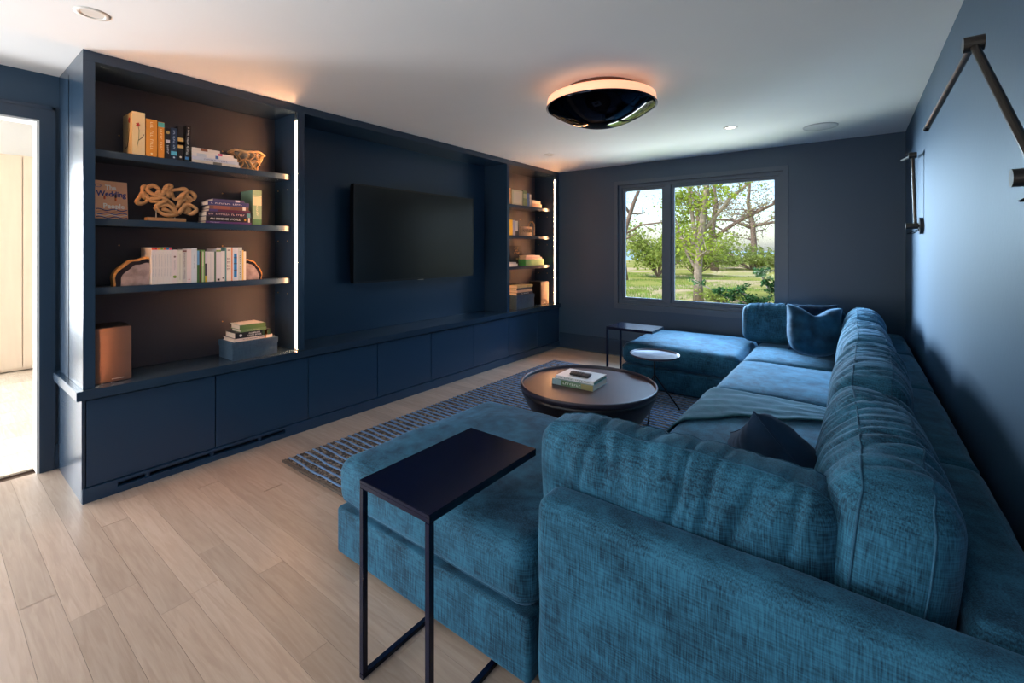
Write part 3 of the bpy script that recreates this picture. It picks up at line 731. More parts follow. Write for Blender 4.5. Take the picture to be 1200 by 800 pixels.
# ------------------------------------------------------------ books
bcol = {}
def bm_col(c):
    k = 'cover_%d_%d_%d' % tuple(c)
    return mat(k, c, .45)
LYX = Vector((0, 1, 0)); LZ = Vector((0, 0, 1))
def book(label, y0, th, h, d, col, x=-3.49, z=0, lean=0, marks=(), group=None, pagecol=None, name='book', paper=False):
    """standing book, spine towards the room (+x). marks: (kind, ...) on the spine"""
    t = thing(name, label, 'book', (x, y0 + th / 2, z), 0, group)
    t.rotation_euler = (lean, 0, 0)
    if lean:
        t.location.z += abs(math.sin(lean)) * th / 2
    c = bm_col(col); b_ = .0022 if th > .008 else .001
    hy = th / 2
    obj('cover', B((-.003, 0, -hy, hy, 0, h), (-d, -.003, -hy, -hy + b_, 0, h), (-d, -.003, hy - b_, hy, 0, h)), c, t)
    obj('pages', B(-d + .005, -.0032, -hy + b_ + .0002, hy - b_ - .0002, .003, h - .004), PAGES, t)
    for mk in marks:
        if mk[0] == 'b':    # band: z0,z1 (fractions), colour, width fraction
            w = (mk[4] if len(mk) > 4 else 1) * hy
            obj('spine_band', B(0.00005, .0006, -w + .0002, w - .0002, mk[1] * h, mk[2] * h), bm_col(mk[3]), t)
        elif mk[0] == 't':  # text reading down the spine: body, colour, centre, width, size
            text(mk[1], mk[5] * th, bm_col(mk[2]), t, frame_m((.0009, 0, mk[3] * h), (0, 0, -1), (0, 1, 0)), width=mk[4] * h, bold=.0002)
        elif mk[0] == 'h':  # horizontal text
            text(mk[1], mk[5] * th, bm_col(mk[2]), t, frame_m((.0009, 0, mk[3] * h), (0, 1, 0), (0, 0, 1)), width=mk[4] * th, bold=.0001)
        elif mk[0] == 'd':  # dot
            bb = bmesh.new(); bmesh.ops.create_circle(bb, cap_ends=True, segments=14, radius=mk[3] * th, matrix=frame_m((.0011, 0, mk[1] * h), (0, 1, 0), (0, 0, 1)))
            obj('spine_dot', bb, bm_col(mk[2]), t)
    return t
def lying(label, y0, y1, z, th, d, col, x=-3.49, marks=(), rotz=0, group=None, band=None, pagecol=None):
    """book lying flat with its spine towards the room; marks like ('t', body, colour, centre, width, size)"""
    L = y1 - y0; t = thing('book', label, 'book', (x, (y0 + y1) / 2, z), rotz, group); c = bm_col(col); hy = L / 2; b_ = .0022
    obj('cover', B((-.003, 0, -hy, hy, 0, th), (-d, -.003, -hy, hy, 0, b_), (-d, -.003, -hy, hy, th - b_, th)), c, t)
    obj('pages', B(-d + .004, -.0032, -hy + .004, hy - .004, b_ + .0002, th - b_ - .0002), PAGES, t)
    for mk in marks:
        if mk[0] == 't':
            text(mk[1], mk[5] * th, bm_col(mk[2]), t, frame_m((.0009, -hy + mk[3] * L, th / 2), (0, 1, 0), (0, 0, 1)), width=mk[4] * L, bold=.0003)
        elif mk[0] == 'b':
            obj('spine_band', B(.00005, .0006, -hy + mk[1] * L, -hy + mk[2] * L, .0008, th - .0008), bm_col(mk[3]), t)
        elif mk[0] == 'd':
            bb = bmesh.new(); bmesh.ops.create_circle(bb, cap_ends=True, segments=16, radius=mk[3] * th, matrix=frame_m((.0011, -hy + mk[1] * L, th / 2), (0, 1, 0), (0, 0, 1)))
            obj('spine_dot', bb, bm_col(mk[2]), t)
    return t
SH1, SH2, SH3, SH0 = 1.9725, 1.5745, 1.1745, .6225
K = 1.0085
# -- top shelf
g = 'books standing on the top shelf of the large bookcase'
b = book('thick cream book with red flower drawing, leftmost on the top shelf', .795, .062, .262, .20, (226, 208, 160), z=SH1, group=g)
def stroke(parent, pts, r, c, nm='flower_print'): return obj(nm, T(pts, r, 5), bm_col(c), parent)
stroke(b, [(.001, -.008, .05), (.001, .0, .10), (.001, .002, .15), (.001, -.004, .18)], .0012, (90, 110, 60))
for a_ in range(5):
    a2 = a_ * 1.25; stroke(b, [(.001, -.004, .185), (.001, -.004 + .010 * math.cos(a2), .185 + .012 * math.sin(a2))], .0035, (196, 50, 44))
stroke(b, [(.001, .0, .09), (.001, .018, .11), (.001, .026, .13)], .002, (80, 70, 50)); stroke(b, [(-.05, -.0315, .20), (-.055, -.0315, .16), (-.07, -.0315, .12), (-.10, -.0315, .06), (-.14, -.0315, .05), (-.15, -.0315, .09)], .0018, (70, 56, 34))
for a_ in range(7):
    a2 = a_ * .9; stroke(b, [(-.055, -.0316, .215), (-.055 + .014 * math.cos(a2), -.0316, .215 + .016 * math.sin(a2))], .004, (190, 74, 50))
book('thick orange paperback with pale lettering on the top shelf', .862, .056, .232, .17, (226, 150, 52), z=SH1, group=g, marks=[('t', 'THE OLD WORLD', (250, 226, 180), .55, .75, .42), ('d', .08, (250, 236, 200), .1)])
book('thinner orange paperback with turquoise top corner on the top shelf', .922, .033, .226, .16, (228, 146, 54), z=SH1, group=g, marks=[('b', .86, .99, (90, 176, 170)), ('t', 'GREEK FIRE', (252, 220, 160), .5, .6, .5)])
book('black paperback with round gold emblem next to the orange pair', .959, .028, .195, .15, (30, 28, 32), z=SH1, group=g, marks=[('d', .86, (190, 160, 90), .36), ('b', .52, .62, (200, 200, 206), .8), ('t', 'LONDON', (220, 220, 220), .3, .28, .5)])
book('dark navy paperback with light blue foot band on the top shelf', .989, .034, .203, .15, (26, 48, 76), z=SH1, group=g, marks=[('t', 'THE NIGHT SEA', (170, 190, 214), .62, .6, .5), ('b', .14, .26, (92, 182, 206)), ('d', .07, (230, 230, 230), .16)])
book('black book with gold and teal central band on the top shelf', 1.026, .032, .222, .19, (24, 24, 28), z=SH1, group=g, marks=[('b', .36, .66, (208, 176, 110)), ('b', .44, .56, (96, 150, 150)), ('d', .1, (230, 220, 200), .2)])
book('black book leaning right with white handwritten title on the top shelf', 1.062, .027, .236, .15, (26, 26, 30), z=SH1, lean=math.radians(-3), group=g, marks=[('t', 'A Brief History of Night', (238, 236, 230), .55, .78, .62), ('b', .05, .12, (70, 140, 200), .7)])
g = 'white books lying flat on the top shelf'
for i, (th, y1, col, lab, mk) in enumerate(((.020, 1.40, (224, 218, 204), 'pale book at the bottom of the flat white stack on the top shelf', [('b', .42, .6, (120, 116, 104))]),
        (.022, 1.39, (204, 210, 222), 'light blue-grey book, second from bottom of the flat white stack', [('t', 'SEASIDE HOUSES', (90, 100, 130), .5, .5, .5)]),
        (.022, 1.38, (228, 224, 220), 'white book with blue mark in the middle of the flat white stack', [('b', .5, .57, (70, 110, 170)), ('b', .1, .3, (196, 204, 214))]),
        (.016, 1.355, (232, 224, 216), 'thin white book with pink mark near the top of the flat white stack', [('b', .62, .72, (206, 60, 120))]),
        (.018, 1.27, (226, 220, 210), 'short white book with brown label topmost on the flat white stack', [('b', .3, .55, (140, 90, 66))]))):
    lying(lab, 1.105, y1, SH1 + sum((.020, .022, .022, .016, .018)[:i]) + i * .0004, th, .18, col, marks=mk, group=g)
# woven root bowl
t = thing('root_bowl', 'flared tan bowl of interlaced roots at the right end of the top shelf', 'bowl', (-3.595, 1.485, SH1 + .004))
RW = mat('pale_root', (206, 164, 116), .5, var=.25, scale=30, bump=.3, bscale=80); RD = mat('inner_root', (150, 140, 128), .4, var=.3, scale=50)
def br(z): return .068 + .045 * (z / .13) ** 1.3
obj('inner_shell', LA([(0, .004), (.060, .004), (.062, .03), (.078, .09), (.095, .122), (.090, .122), (.055, .02), (0, .02)], 40), RD, t, smooth=True)
bm = bmesh.new(); random.seed(3)
for k in range(16):
    a = k / 16 * 2 * PI; P = []
    for q in range(8):
        zz = .004 + .12 * q / 7; aa = a + .16 * math.sin(q * 1.4 + k * 2.1); rr = br(zz)
        P.append((rr * math.cos(aa), rr * math.sin(aa), zz))
    tube(bm, P, [.0065 + .003 * math.sin(q + k) for q in range(8)], 6)
for zz in (.006, .06): tube(bm, [(br(zz) * math.cos(a * PI / 16), br(zz) * math.sin(a * PI / 16), zz + .010 * math.sin(a * .9) * (zz > .01)) for a in range(32)], .006, 6, closed=True)
o = obj('root_strands', bm, RW, t, smooth=True); o['kind'] = 'stuff'
obj('rim', T([(.116 * math.cos(a * PI / 20), .116 * math.sin(a * PI / 20), .126 + .006 * math.sin(a * .8)) for a in range(40)], .0085, 8, closed=True), RW, t, smooth=True)

# -- second shelf
t = thing('book', 'book with orange cover reading The Wedding People propped facing out on the second shelf', 'book', (-3.59, .644, SH2 + .0035), math.radians(0))
t.rotation_euler = (0, math.radians(-5), math.radians(3))
obj('cover', B((0, .0022, 0, .155, 0, .232), (-.024, -.0218, 0, .155, 0, .232), (-.024, .0022, -.002, .0005, 0, .232)), bm_col((232, 172, 132)), t)
obj('pages', B(-.0216, -.0001, .001, .150, .003, .228), PAGES, t)
def ct(s, y, z, size, c, w): text(s, size, bm_col(c), t, frame_m((.0042, y, z), (0, 1, 0), (0, 0, 1)), width=w, bold=.0012)
random.seed(5)
for k in range(5):
    zz = .010 + k * .0115; P = [(.0024, .004 + .147 * i / 14, zz + .005 * math.sin(i * .9 + k * 1.7)) for i in range(15)]
    obj('wave_print', T(P, .0026 if k % 2 else .003, 5), bm_col(((34, 58, 122), (236, 226, 214), (62, 84, 150), (214, 150, 110))[k % 4]), t)
ct('The', .075, .192, .038, (244, 236, 226), .052); ct('Wedding', .078, .152, .046, (40, 50, 120), .142); ct('People', .088, .078, .042, (248, 240, 230), .10)
for (yy, zz, cc) in ((.046, .12, (224, 100, 60)), (.098, .13, (40, 36, 40)), (.098, .11, (230, 120, 60))):
    obj('figure_print', T([(.003, yy, zz), (.003, yy, zz + .022)], .005, 6), bm_col(cc), t)
obj('seal_print', T([(.003, .018 + .013 * math.cos(a * PI / 8), .20 + .009 * math.sin(a * PI / 8)) for a in range(16)], .0012, 5, closed=True), bm_col((50, 56, 140)), t)

# carved driftwood sculpture
t = thing('driftwood_sculpture', 'pierced tan wood sculpture on two steel pins and a wooden plinth', 'sculpture', (-3.575, 1.02, SH2))
L_ = [[(290,230),(370,195),(450,240),(440,290),(400,320),(340,310),(290,270)],
 [(220,250),(250,215),(290,235),(300,285),(400,330),(480,330),(430,370),(300,380),(240,370),(215,300)],
 [(230,300),(170,380),(135,445),(200,465),(270,430),(285,370),(250,330)],
 [(640,250),(740,222),(820,210),(870,240),(800,290),(760,340),(690,370),(650,320)],
 [(870,250),(960,250),(1010,300),(985,350),(920,335),(880,300)],
 [(840,300),(900,340),(960,355),(905,395),(860,365)],
 [(400,490),(480,480),(560,460),(640,500),(700,560),(730,590),(580,610),(480,580),(430,540)],
 [(820,450),(920,440),(1020,500),(970,560),(900,570),(915,515),(870,480)],
 [(545,230),(570,175),(615,170),(632,195),(600,230),(622,290),(592,345),(555,290)]]
O_ = [[(280,385),(340,415),(420,420),(500,440)], [(440,300),(490,325),(520,250),(545,200)], [(480,350),(560,390),(640,440),(700,500),(740,470),(770,410),(850,355)],
 [(500,520),(580,540),(640,570),(700,590)], [(740,580),(780,520),(820,470),(850,450)], [(850,575),(870,530),(840,480)], [(800,330),(760,400)], [(560,410),(480,430),(420,480)], [(560,350),(620,250)]]
def sp(p, k=0):
    yy = .83 + (p[0] - 115) / 930 * .335; zz = SH2 + .252 * (1 - (p[1] - 145) / 560) 
    return Vector((.010 * math.sin(p[0] * .013 + k), yy - 1.02, zz - SH2))
bm = bmesh.new()
for k, l in enumerate(L_):
    P = []
    for i in range(len(l)):
        p0, p1, p2, p3 = [sp(l[(i + q) % len(l)], k) for q in (-1, 0, 1, 2)]
        for f_ in (0, .33, .66):
            P.append(.5 * ((2 * p1) + (-p0 + p2) * f_ + (2 * p0 - 5 * p1 + 4 * p2 - p3) * f_ ** 2 + (-p0 + 3 * p1 - 3 * p2 + p3) * f_ ** 3))
    tube(bm, P, [0.0122 + .0022 * math.sin(i * .8 + k) for i in range(len(P))], 8, closed=True)
for k, l in enumerate(O_): tube(bm, [sp(p, k) for p in l], .0135, 8)
obj('carving', bm, WOODS, t, smooth=True)
for yy in (-.085, .015): obj('steel_pin', T([(0, yy, .024), (0, yy, .075)], .0028, 10), STEEL, t)
obj('plinth', B(-.035, .035, -.138, .068, 0, .024), WOODS, t, bevel=.002)

g = 'books lying in the stack on the second shelf'
zz = SH2
for th, y0, y1, col, lab, mk in (
    (.013, 1.185, 1.478, (92, 54, 120), 'thin purple book at the bottom of the second shelf stack', [('t', 'MIDNIGHT', (220, 210, 230), .2, .2, .7)]),
    (.034, 1.188, 1.478, (28, 26, 32), 'black book reading AN IMMENSE WORLD in the second shelf stack', [('t', 'AN IMMENSE WORLD', (236, 228, 216), .42, .68, .58), ('d', .85, (200, 160, 60), .2), ('b', .92, .96, (220, 216, 206))]),
    (.032, 1.19, 1.475, (52, 40, 66), 'multi-coloured book with white title, third from bottom of the second shelf stack', [('t', 'The Covenant of Water', (240, 200, 190), .45, .8, .62), ('b', .90, .98, (90, 160, 160))]),
    (.017, 1.205, 1.47, (96, 44, 68), 'thin maroon and violet book in the middle of the second shelf stack', [('b', 0, .2, (80, 66, 120))]),
    (.024, 1.208, 1.458, (120, 84, 72), 'brown book with white tail mark in the second shelf stack', [('b', .84, .92, (230, 226, 218)), ('b', .1, .5, (150, 92, 78))]),
    (.030, 1.20, 1.462, (60, 62, 112), 'blue book with white lettering, second from top of the second shelf stack', [('t', 'A THOUSAND SHIPS', (226, 222, 226), .45, .75, .55)]),
    (.016, 1.23, 1.43, (86, 78, 112), 'thin slate violet book topmost on the second shelf stack', [('b', .7, .85, (214, 206, 214))])):
    lying(lab, y0, y1, zz, th, .15, col, marks=mk, group=g, x=-3.495); zz += th + .0004
book('tall thick sage green book standing behind the second shelf stack', 1.488, .062, .255, .20, (128, 158, 132), x=-3.50, z=SH2, marks=[('b', .56, .80, (196, 190, 160)), ('b', 0, .16, (70, 120, 86)), ('b', .82, .84, (222, 214, 190)), ('t', 'GARDENS', (222, 206, 180), .4, .3, .3)])

# -- third shelf: magazines and paperbacks between agate bookends
g = 'white paperbacks in the row between the agate bookends'
y = .889
def nxt(w):
    global y
    a = y; y += w + .0006; return a
tabs = [((232, 96, 62), 'coral red'), ((206, 42, 52), 'crimson'), ((224, 154, 52), 'amber'), ((128, 176, 70), 'green'), ((226, 92, 52), 'orange'), ((44, 130, 186), 'blue'), ((222, 66, 96), 'pink')]
for c, nme in tabs:
    book('slim white journal with a %s tab at the top of its spine' % nme, nxt(.0146), .0146, .232, .215, (226, 222, 218), z=SH3, group='slim white journals with coloured tabs', marks=[('b', .935, .995, c), ('t', 'QUARTERLY REVIEW', (150, 156, 170), .5, .6, .42)])
spec = [(.030, .216, (226, 216, 214), 'white spine with a green leaf emblem, next to the tabbed journals', [('d', .2, (128, 160, 66), .32), ('d', .8, (120, 96, 90), .2), ('t', 'HERBARIUM', (150, 150, 160), .55, .3, .4)]),
 (.026, .214, (222, 220, 206), 'cream spine with faint grey lines beside the leaf emblem book', [('b', .1, .9, (206, 204, 190), .3)]),
 (.024, .218, (206, 202, 196), 'light grey spine with small black title running down', [('t', 'COLLECTED ESSAYS', (76, 66, 66), .5, .8, .5), ('b', .93, .98, (120, 80, 70))]),
 (.026, .222, (230, 216, 214), 'blush white spine with a red dot near its foot', [('d', .1, (180, 80, 90), .16)]),
 (.032, .228, (214, 222, 228), 'tall pale blue white spine in the middle of the row', [('t', 'MODERN COAST', (150, 160, 170), .6, .4, .4)]),
 (.013, .214, (64, 112, 64), 'narrow green spine with blue upper half', [('b', .55, .99, (110, 168, 214))]),
 (.008, .206, (90, 52, 40), 'very thin brown spine beside the green leafy book', []),
 (.024, .216, (116, 160, 92), 'leafy green and cream spine near the middle of the row', [('b', .0, .5, (206, 216, 180), .3), ('b', .5, .95, (226, 224, 190), .35)]),
 (.012, .208, (76, 64, 82), 'thin dark violet spine with a yellow foot', [('b', .0, .2, (224, 188, 60)), ('b', .6, .99, (216, 208, 220))]),
 (.043, .205, (226, 222, 220), 'wide plain white spine, shorter than its neighbours', [('b', .05, .95, (214, 212, 212), .2)]),
 (.011, .206, (84, 116, 96), 'thin grey green spine between two white books', []),
 (.030, .226, (222, 218, 222), 'tall white spine with a small black square at its foot', [('b', .02, .08, (20, 20, 22), .5), ('b', .90, .96, (130, 160, 90))]),
 (.024, .208, (230, 226, 226), 'short white spine with a black dot at its foot', [('d', .1, (24, 24, 26), .2)]),
 (.010, .230, (100, 150, 150), 'narrow teal spine next to the patterned book', []),
 (.030, .234, (232, 228, 220), 'tall white spine with bold dark red lettering', [('h', 'ALL\nTHE\nWAY\nOUT', (110, 60, 66), .5, .75, .72), ('b', .90, .93, (130, 120, 116), .6)]),
 (.008, .232, (222, 140, 96), 'thin peach orange spine beside the blue figure book', []),
 (.036, .232, (220, 226, 236), 'tall white spine with a bright blue striped panel', [('b', .1, .82, (46, 134, 200), .55), ('b', .30, .33, (90, 50, 50), .6), ('b', .50, .53, (90, 50, 50), .6), ('b', .68, .71, (90, 50, 50), .6)]),
 (.026, .234, (196, 212, 214), 'tall pale aqua spine with black lettering near the right bookend', [('t', 'NATURAL FORMS', (60, 60, 64), .5, .75, .5), ('d', .1, (40, 40, 44), .18)]),
 (.009, .214, (232, 200, 110), 'thin yellow spine second from the right bookend', []),
 (.016, .205, (236, 228, 218), 'short white spine touching the right agate bookend', [])]
for w, h, c, lab, mk in spec:
    book(lab, nxt(w * .985), w * .985, h, .17, c, z=SH3, group=g, marks=mk)
YEND = y
AG1 = mat('agate_gold_rim', (206, 150, 84), .5, var=.3, scale=60, bump=.8, bscale=90); AG2 = mat('agate_black_band', (34, 30, 34), .25)
AG3 = mat('agate_grey_core', (158, 146, 146), .2, var=.35, scale=22)
def agate(label, yflat, sgn, w, h):
    t = thing('agate_bookend', label, 'bookend', (-3.55, yflat, SH3), 0, 'pair of agate bookends')
    def outline(k, n=26):
        P = [(0, 0, 0)]
        for i in range(n + 1):
            a = PI / 2 * i / n; rr = k * (1 + .09 * noise.noise(Vector((i * .2, k * 1.5, sgn))))
            P.append((0, -sgn * max(0, math.cos(a)) ** 1.0 * w * rr, math.sin(a) ** .9 * h * rr))
        return P
    def ring(k0, k1, x0, x1, m, nm):
        A, D = outline(k0)[1:], outline(k1)[1:]; bm = bmesh.new()
        va = [[bm.verts.new((xx, p[1], max(.0, p[2]))) for p in Q] for Q in (A, D) for xx in (x0, x1)]
        a0, a1, d0, d1 = va
        for i in range(len(A) - 1):
            bm.faces.new((a1[i], a1[i + 1], d1[i + 1], d1[i])); bm.faces.new((a0[i], d0[i], d0[i + 1], a0[i + 1])); bm.faces.new((a0[i], a0[i + 1], a1[i + 1], a1[i])); bm.faces.new((d0[i], d1[i], d1[i + 1], d0[i + 1]))
        for i in (0, len(A) - 1): bm.faces.new((a0[i], a1[i], d1[i], d0[i]))
        return obj(nm, bm, m, t)
    ring(1.0, .935, -.03, .030, AG1, 'bark_rim'); ring(.933, .80, -.028, .033, AG2, 'dark_band')
    bm = bmesh.new(); P = [(.0345, p[1], p[2]) for p in outline(.798)]; poly_prism(bm, P, (-.06, 0, 0)); obj('crystal_core', bm, AG3, t)
agate('large grey agate slice bookend with gold bark edge, left end of the third shelf row', .886, 1, .175, .168)
agate('grey agate slice bookend at the right end of the third shelf row', YEND + .004, -1, .118, .15)

# -- counter: speaker, box, books
def speaker(label, loc, w, h, d, rotz=0, logo=True, front=COPPER):
    t = thing('speaker', label, 'speaker', loc, rotz, 'bookshelf speakers')
    obj('enclosure', B(-d, 0, -w / 2, w / 2, 0, h), DARKBOX, t, bevel=.002)
    obj('grille', B(.0005, .014, -w / 2 + .001, w / 2 - .001, .002, h - .002), front, t, bevel=.003)
    obj('badge', B(.0142, .0155, -.01, .045, .016, .021), STEEL, t)
speaker('copper brown fronted bookshelf speaker on the counter by the doorway', (-3.455, .700, .6225), .165, .318, .24)
t = thing('storage_box', 'blue-grey linen storage box with lid under the green books, large bookcase', 'box', (-3.535, 1.475, .6225))
obj('box_body', B(-.115, .115, -.152, .152, 0, .10), CLOTHBOX, t, bevel=.002); obj('lid', B(-.119, .119, -.156, .156, .084, .124), CLOTHBOX, t, bevel=.002)
g = 'books stacked on the blue-grey box'
zz = .6225 + .1245
for th, y0, y1, d, col, lab, mk in ((.022, 1.337, 1.598, .18, (228, 208, 196), 'blush white book lying directly on the blue-grey box', [('t', 'THE NEW YORK TIMES COOKING', (60, 60, 70), .5, .55, .5), ('b', .78, .83, (206, 140, 60))]),
    (.040, 1.345, 1.585, .17, (26, 28, 34), 'thick black book with blocky white title and green end on the box stack', [('t', 'COMPLETE\nCOOK BOOK', (232, 230, 228), .53, .40, .36), ('b', .76, .99, (66, 92, 56)), ('b', .82, .9, (226, 124, 50)), ('d', .15, (226, 226, 226), .24)]),
    (.018, 1.38, 1.555, .15, (122, 150, 96), 'pale green book with cream lettering on the box stack', [('t', 'Green Feasts', (220, 216, 180), .5, .5, .6)]),
    (.032, 1.375, 1.55, .15, (104, 134, 74), 'olive green book near the top of the box stack', []),
    (.005, 1.372, 1.535, .15, (216, 206, 196), 'thin pale pamphlet on top of the box stack', [])):
    lying(lab, y0, y1, zz, th, d, col, x=-3.435, marks=mk, group=g); zz += th + .0004

# -- right bookcase
g = 'books standing on the top shelf of the narrow bookcase'
X2 = -3.50
book('tan book at the left edge of the narrow bookcase top shelf', 4.53, .07, .205, .17, (196, 150, 108), x=X2, z=SH1, group=g)
book('broad pale sage book on the narrow bookcase top shelf', 4.63, .235, .195, .17, (188, 188, 160), x=X2, z=SH1, group=g, marks=[('b', .1, .9, (206, 200, 176), .7)])
book('tall green book on the narrow bookcase top shelf', 4.875, .088, .205, .16, (110, 140, 100), x=X2, z=SH1, group=g, marks=[('b', .5, .8, (170, 186, 150))])
book('mid blue book on the narrow bookcase top shelf', 4.970, .055, .178, .15, (70, 110, 160), x=X2, z=SH1, group=g)
book('white book right of the blue one on the narrow bookcase top shelf', 5.032, .035, .168, .15, (206, 204, 200), x=X2, z=SH1, group=g)
lying('tan book lying at the bottom of the small stack, narrow bookcase top shelf', 5.08, 5.32, SH1, .05, .17, (190, 140, 110), x=X2, group='flat books on the narrow bookcase top shelf')
lying('cream book lying on top of the small stack, narrow bookcase top shelf', 5.08, 5.29, SH1 + .0504, .045, .16, (214, 190, 160), x=X2, group='flat books on the narrow bookcase top shelf')
g = 'books standing on the second shelf of the narrow bookcase'
book('bright yellow book on the narrow bookcase second shelf', 4.53, .112, .20, .17, (236, 190, 50), x=X2, z=SH2, group=g)
book('lavender grey book on the narrow bookcase second shelf', 4.648, .048, .198, .16, (176, 174, 196), x=X2, z=SH2, group=g)
book('white book with black foot on the narrow bookcase second shelf', 4.700, .055, .19, .16, (220, 214, 206), x=X2, z=SH2, group=g, marks=[('b', 0, .3, (40, 40, 46))])
book('black paperback beside the wooden basket on the narrow bookcase', 4.760, .028, .165, .14, (34, 32, 36), x=X2, z=SH2, group=g)
t = thing('carved_basket', 'pale carved wood basket with zigzag band and loop handle on the narrow bookcase', 'basket', (-3.60, 5.035, SH2))
PB = mat('pale_carved_wood', (212, 172, 128), .6, var=.1, scale=30)
def bsk(a, r=.092): return (r * .9 * math.cos(a), .165 * math.sin(a))
ov = [bsk(2 * PI * i / 36) for i in range(36)]
bm = bmesh.new()
poly_prism(bm, [(x * .97, y_ * .97, .0) for x, y_ in ov], (0, 0, .01)); obj('base', bm, PB, t)
def band(z0, z1, nm):
    bm = bmesh.new(); n = 36
    for k in range(2):
        s_ = 1 if k == 0 else .93
    A = [[bm.verts.new((x * s, y_ * s, z)) for x, y_ in ov] for s, z in ((1, z0), (1, z1), (.93, z1), (.93, z0))]
    for q in range(4):
        P, Q = A[q], A[(q + 1) % 4]
        for i in range(n): bm.faces.new((P[i], P[(i + 1) % n], Q[(i + 1) % n], Q[i]))
    obj(nm, bm, PB, t)
band(.0101, .05, 'lower_band'); band(.10, .128, 'upper_band')
bm = bmesh.new()
for i in range(36):
    a, b_ = ov[i], ov[(i + 1) % 36]; z0, z1 = (.05, .10) if i % 2 else (.10, .05)
    tube(bm, [(a[0] * .965, a[1] * .965, z0), (b_[0] * .965, b_[1] * .965, z1)], .006, 5)
o = obj('zigzag_lattice', bm, PB, t); o['kind'] = 'stuff'
obj('handle', T([(-.05, .172, .02), (-.05, .176, .10), (-.045, .178, .17), (-.02, .18, .205), (.02, .18, .205), (.045, .178, .17), (.05, .176, .10), (.05, .172, .02)], .009, 8), PB, t, smooth=True)
# third shelf
t = thing('letter_sign', 'black sign board with small gold lettering leaning on the narrow bookcase third shelf', 'sign', (-3.60, 4.885, SH3 + .001)); t.rotation_euler = (0, math.radians(-7), 0)
obj('board', B(-.012, 0, -.145, .135, 0, .27), mat('black_card', (22, 20, 22), .6), t, bevel=.001)
GT = (224, 170, 96)
for s, z_, w in (('WHAT IS', .235, .09), ('YOUR', .205, .06), ('WHY STORY', .175, .12)): text(s, .03, bm_col(GT), t, frame_m((.0015, .01, z_), (0, 1, 0), (0, 0, 1)), width=w, bold=.0008, name='lettering')
obj('gold_emblem', B(.0005, .0012, -.02, .04, .075, .105), bm_col((150, 120, 70)), t)
g = 'small white books in front of the black sign'
lying('small white book lying in front of the black sign board', 4.50, 4.73, SH3, .034, .10, (214, 208, 202), x=-3.485, group=g)
lying('small grey book on top of the small white book by the black sign', 4.51, 4.70, SH3 + .0344, .02, .09, (186, 186, 190), x=-3.485, group=g)
t = thing('green_box', 'bright green shallow box under two pale books on the narrow bookcase', 'box', (-3.59, 5.14, SH3))
obj('tray_body', B(-.09, .10, -.225, .225, 0, .082), bm_col((72, 160, 88)), t, bevel=.003)
obj('inner_lid', B(-.085, .095, -.22, .22, .0825, .086), bm_col((52, 130, 70)), t)
g = 'pale books on the green box'
lying('blush book lying on the green box', 4.93, 5.33, SH3 + .0865, .028, .16, (206, 170, 150), x=-3.50, group=g)
lying('smaller cream book topmost on the green box', 4.94, 5.28, SH3 + .1149, .024, .14, (224, 200, 180), x=-3.50, group=g)
t = thing('storage_box', 'tall grey linen storage box on the counter of the narrow bookcase', 'box', (-3.555, 4.84, .6225))
obj('box_body', B(-.12, .12, -.20, .20, 0, .15), CLOTHBOX, t, bevel=.002); obj('lid', B(-.124, .124, -.204, .204, .13, .178), CLOTHBOX, t, bevel=.002)
g = 'books on the tall grey box'
zz = .6225 + .1785
for th, y0, y1, col, lab, mk in ((.034, 4.65, 5.01, (40, 44, 56), 'dark book with white title lying on the tall grey box', [('t', 'THE GARDENER', (226, 226, 226), .5, .5, .6)]),
   (.030, 4.66, 5.00, (214, 176, 140), 'tan book in the middle of the stack on the tall grey box', []),
   (.028, 4.65, 4.98, (70, 70, 76), 'charcoal book second from top on the tall grey box', []),
   (.030, 4.655, 5.01, (208, 184, 130), 'cream gold book topmost on the tall grey box', [('b', .6, .98, (176, 160, 100))])):
    lying(lab, y0, y1, zz, th, .18, col, x=-3.44, marks=mk, group=g); zz += th + .0004
t = thing('speaker', 'dark bookshelf speaker with copper front in the window corner of the narrow bookcase', 'speaker', (-3.48, 5.355, .6225), math.radians(-4), 'bookshelf speakers')
obj('enclosure', B(-.2, 0, -.09, .09, 0, .318), DARKBOX, t, bevel=.002); obj('grille', B(.0005, .014, -.089, .089, .002, .316), COPPER, t, bevel=.003); obj('badge', B(.0142, .0155, -.01, .01, .02, .03), STEEL, t)

# -- coffee table books and remotes
ztab = ZT - .0215
def flatbook(label, cx_, cy_, z, L, D, th, rot, col, group, edge=None, spine=None):
    t = thing('book', label, 'book', (cx_, cy_, z), rot, group); c = bm_col(col)
    obj('cover', B((-L / 2, L / 2, -D / 2, -D / 2 + .003, 0, th), (-L / 2, L / 2, -D / 2 + .003, D / 2, 0, .003), (-L / 2, L / 2, -D / 2 + .003, D / 2, th - .003, th)), c, t)
    obj('pages', B(-L / 2 + .004, L / 2 - .004, -D / 2 + .0032, D / 2 - .005, .0032, th - .0032), PAGES, t)
    for (a, b_, cc) in (spine or []): obj('spine_print', B(-L / 2 + a * L, -L / 2 + b_ * L, -D / 2 - .0007, -D / 2 - .0001, .001, th - .001), bm_col(cc), t)
    return t
g = 'two books on the coffee table'
bx, by, br_ = -1.68, 3.085, math.radians(2)
t = flatbook('thick landscape-print book at the bottom of the pair on the coffee table', bx, by, ztab, .34, .255, .042, br_, (150, 170, 170), g, spine=[(.0, .22, (150, 180, 186)), (.24, .45, (90, 124, 84)), (.45, .72, (120, 150, 120)), (.72, 1, (160, 150, 100))])
text('PROVENCE', .028, bm_col((226, 232, 222)), t, frame_m((.0, -.1288, .021), (1, 0, 0), (0, 0, 1)), width=.15)
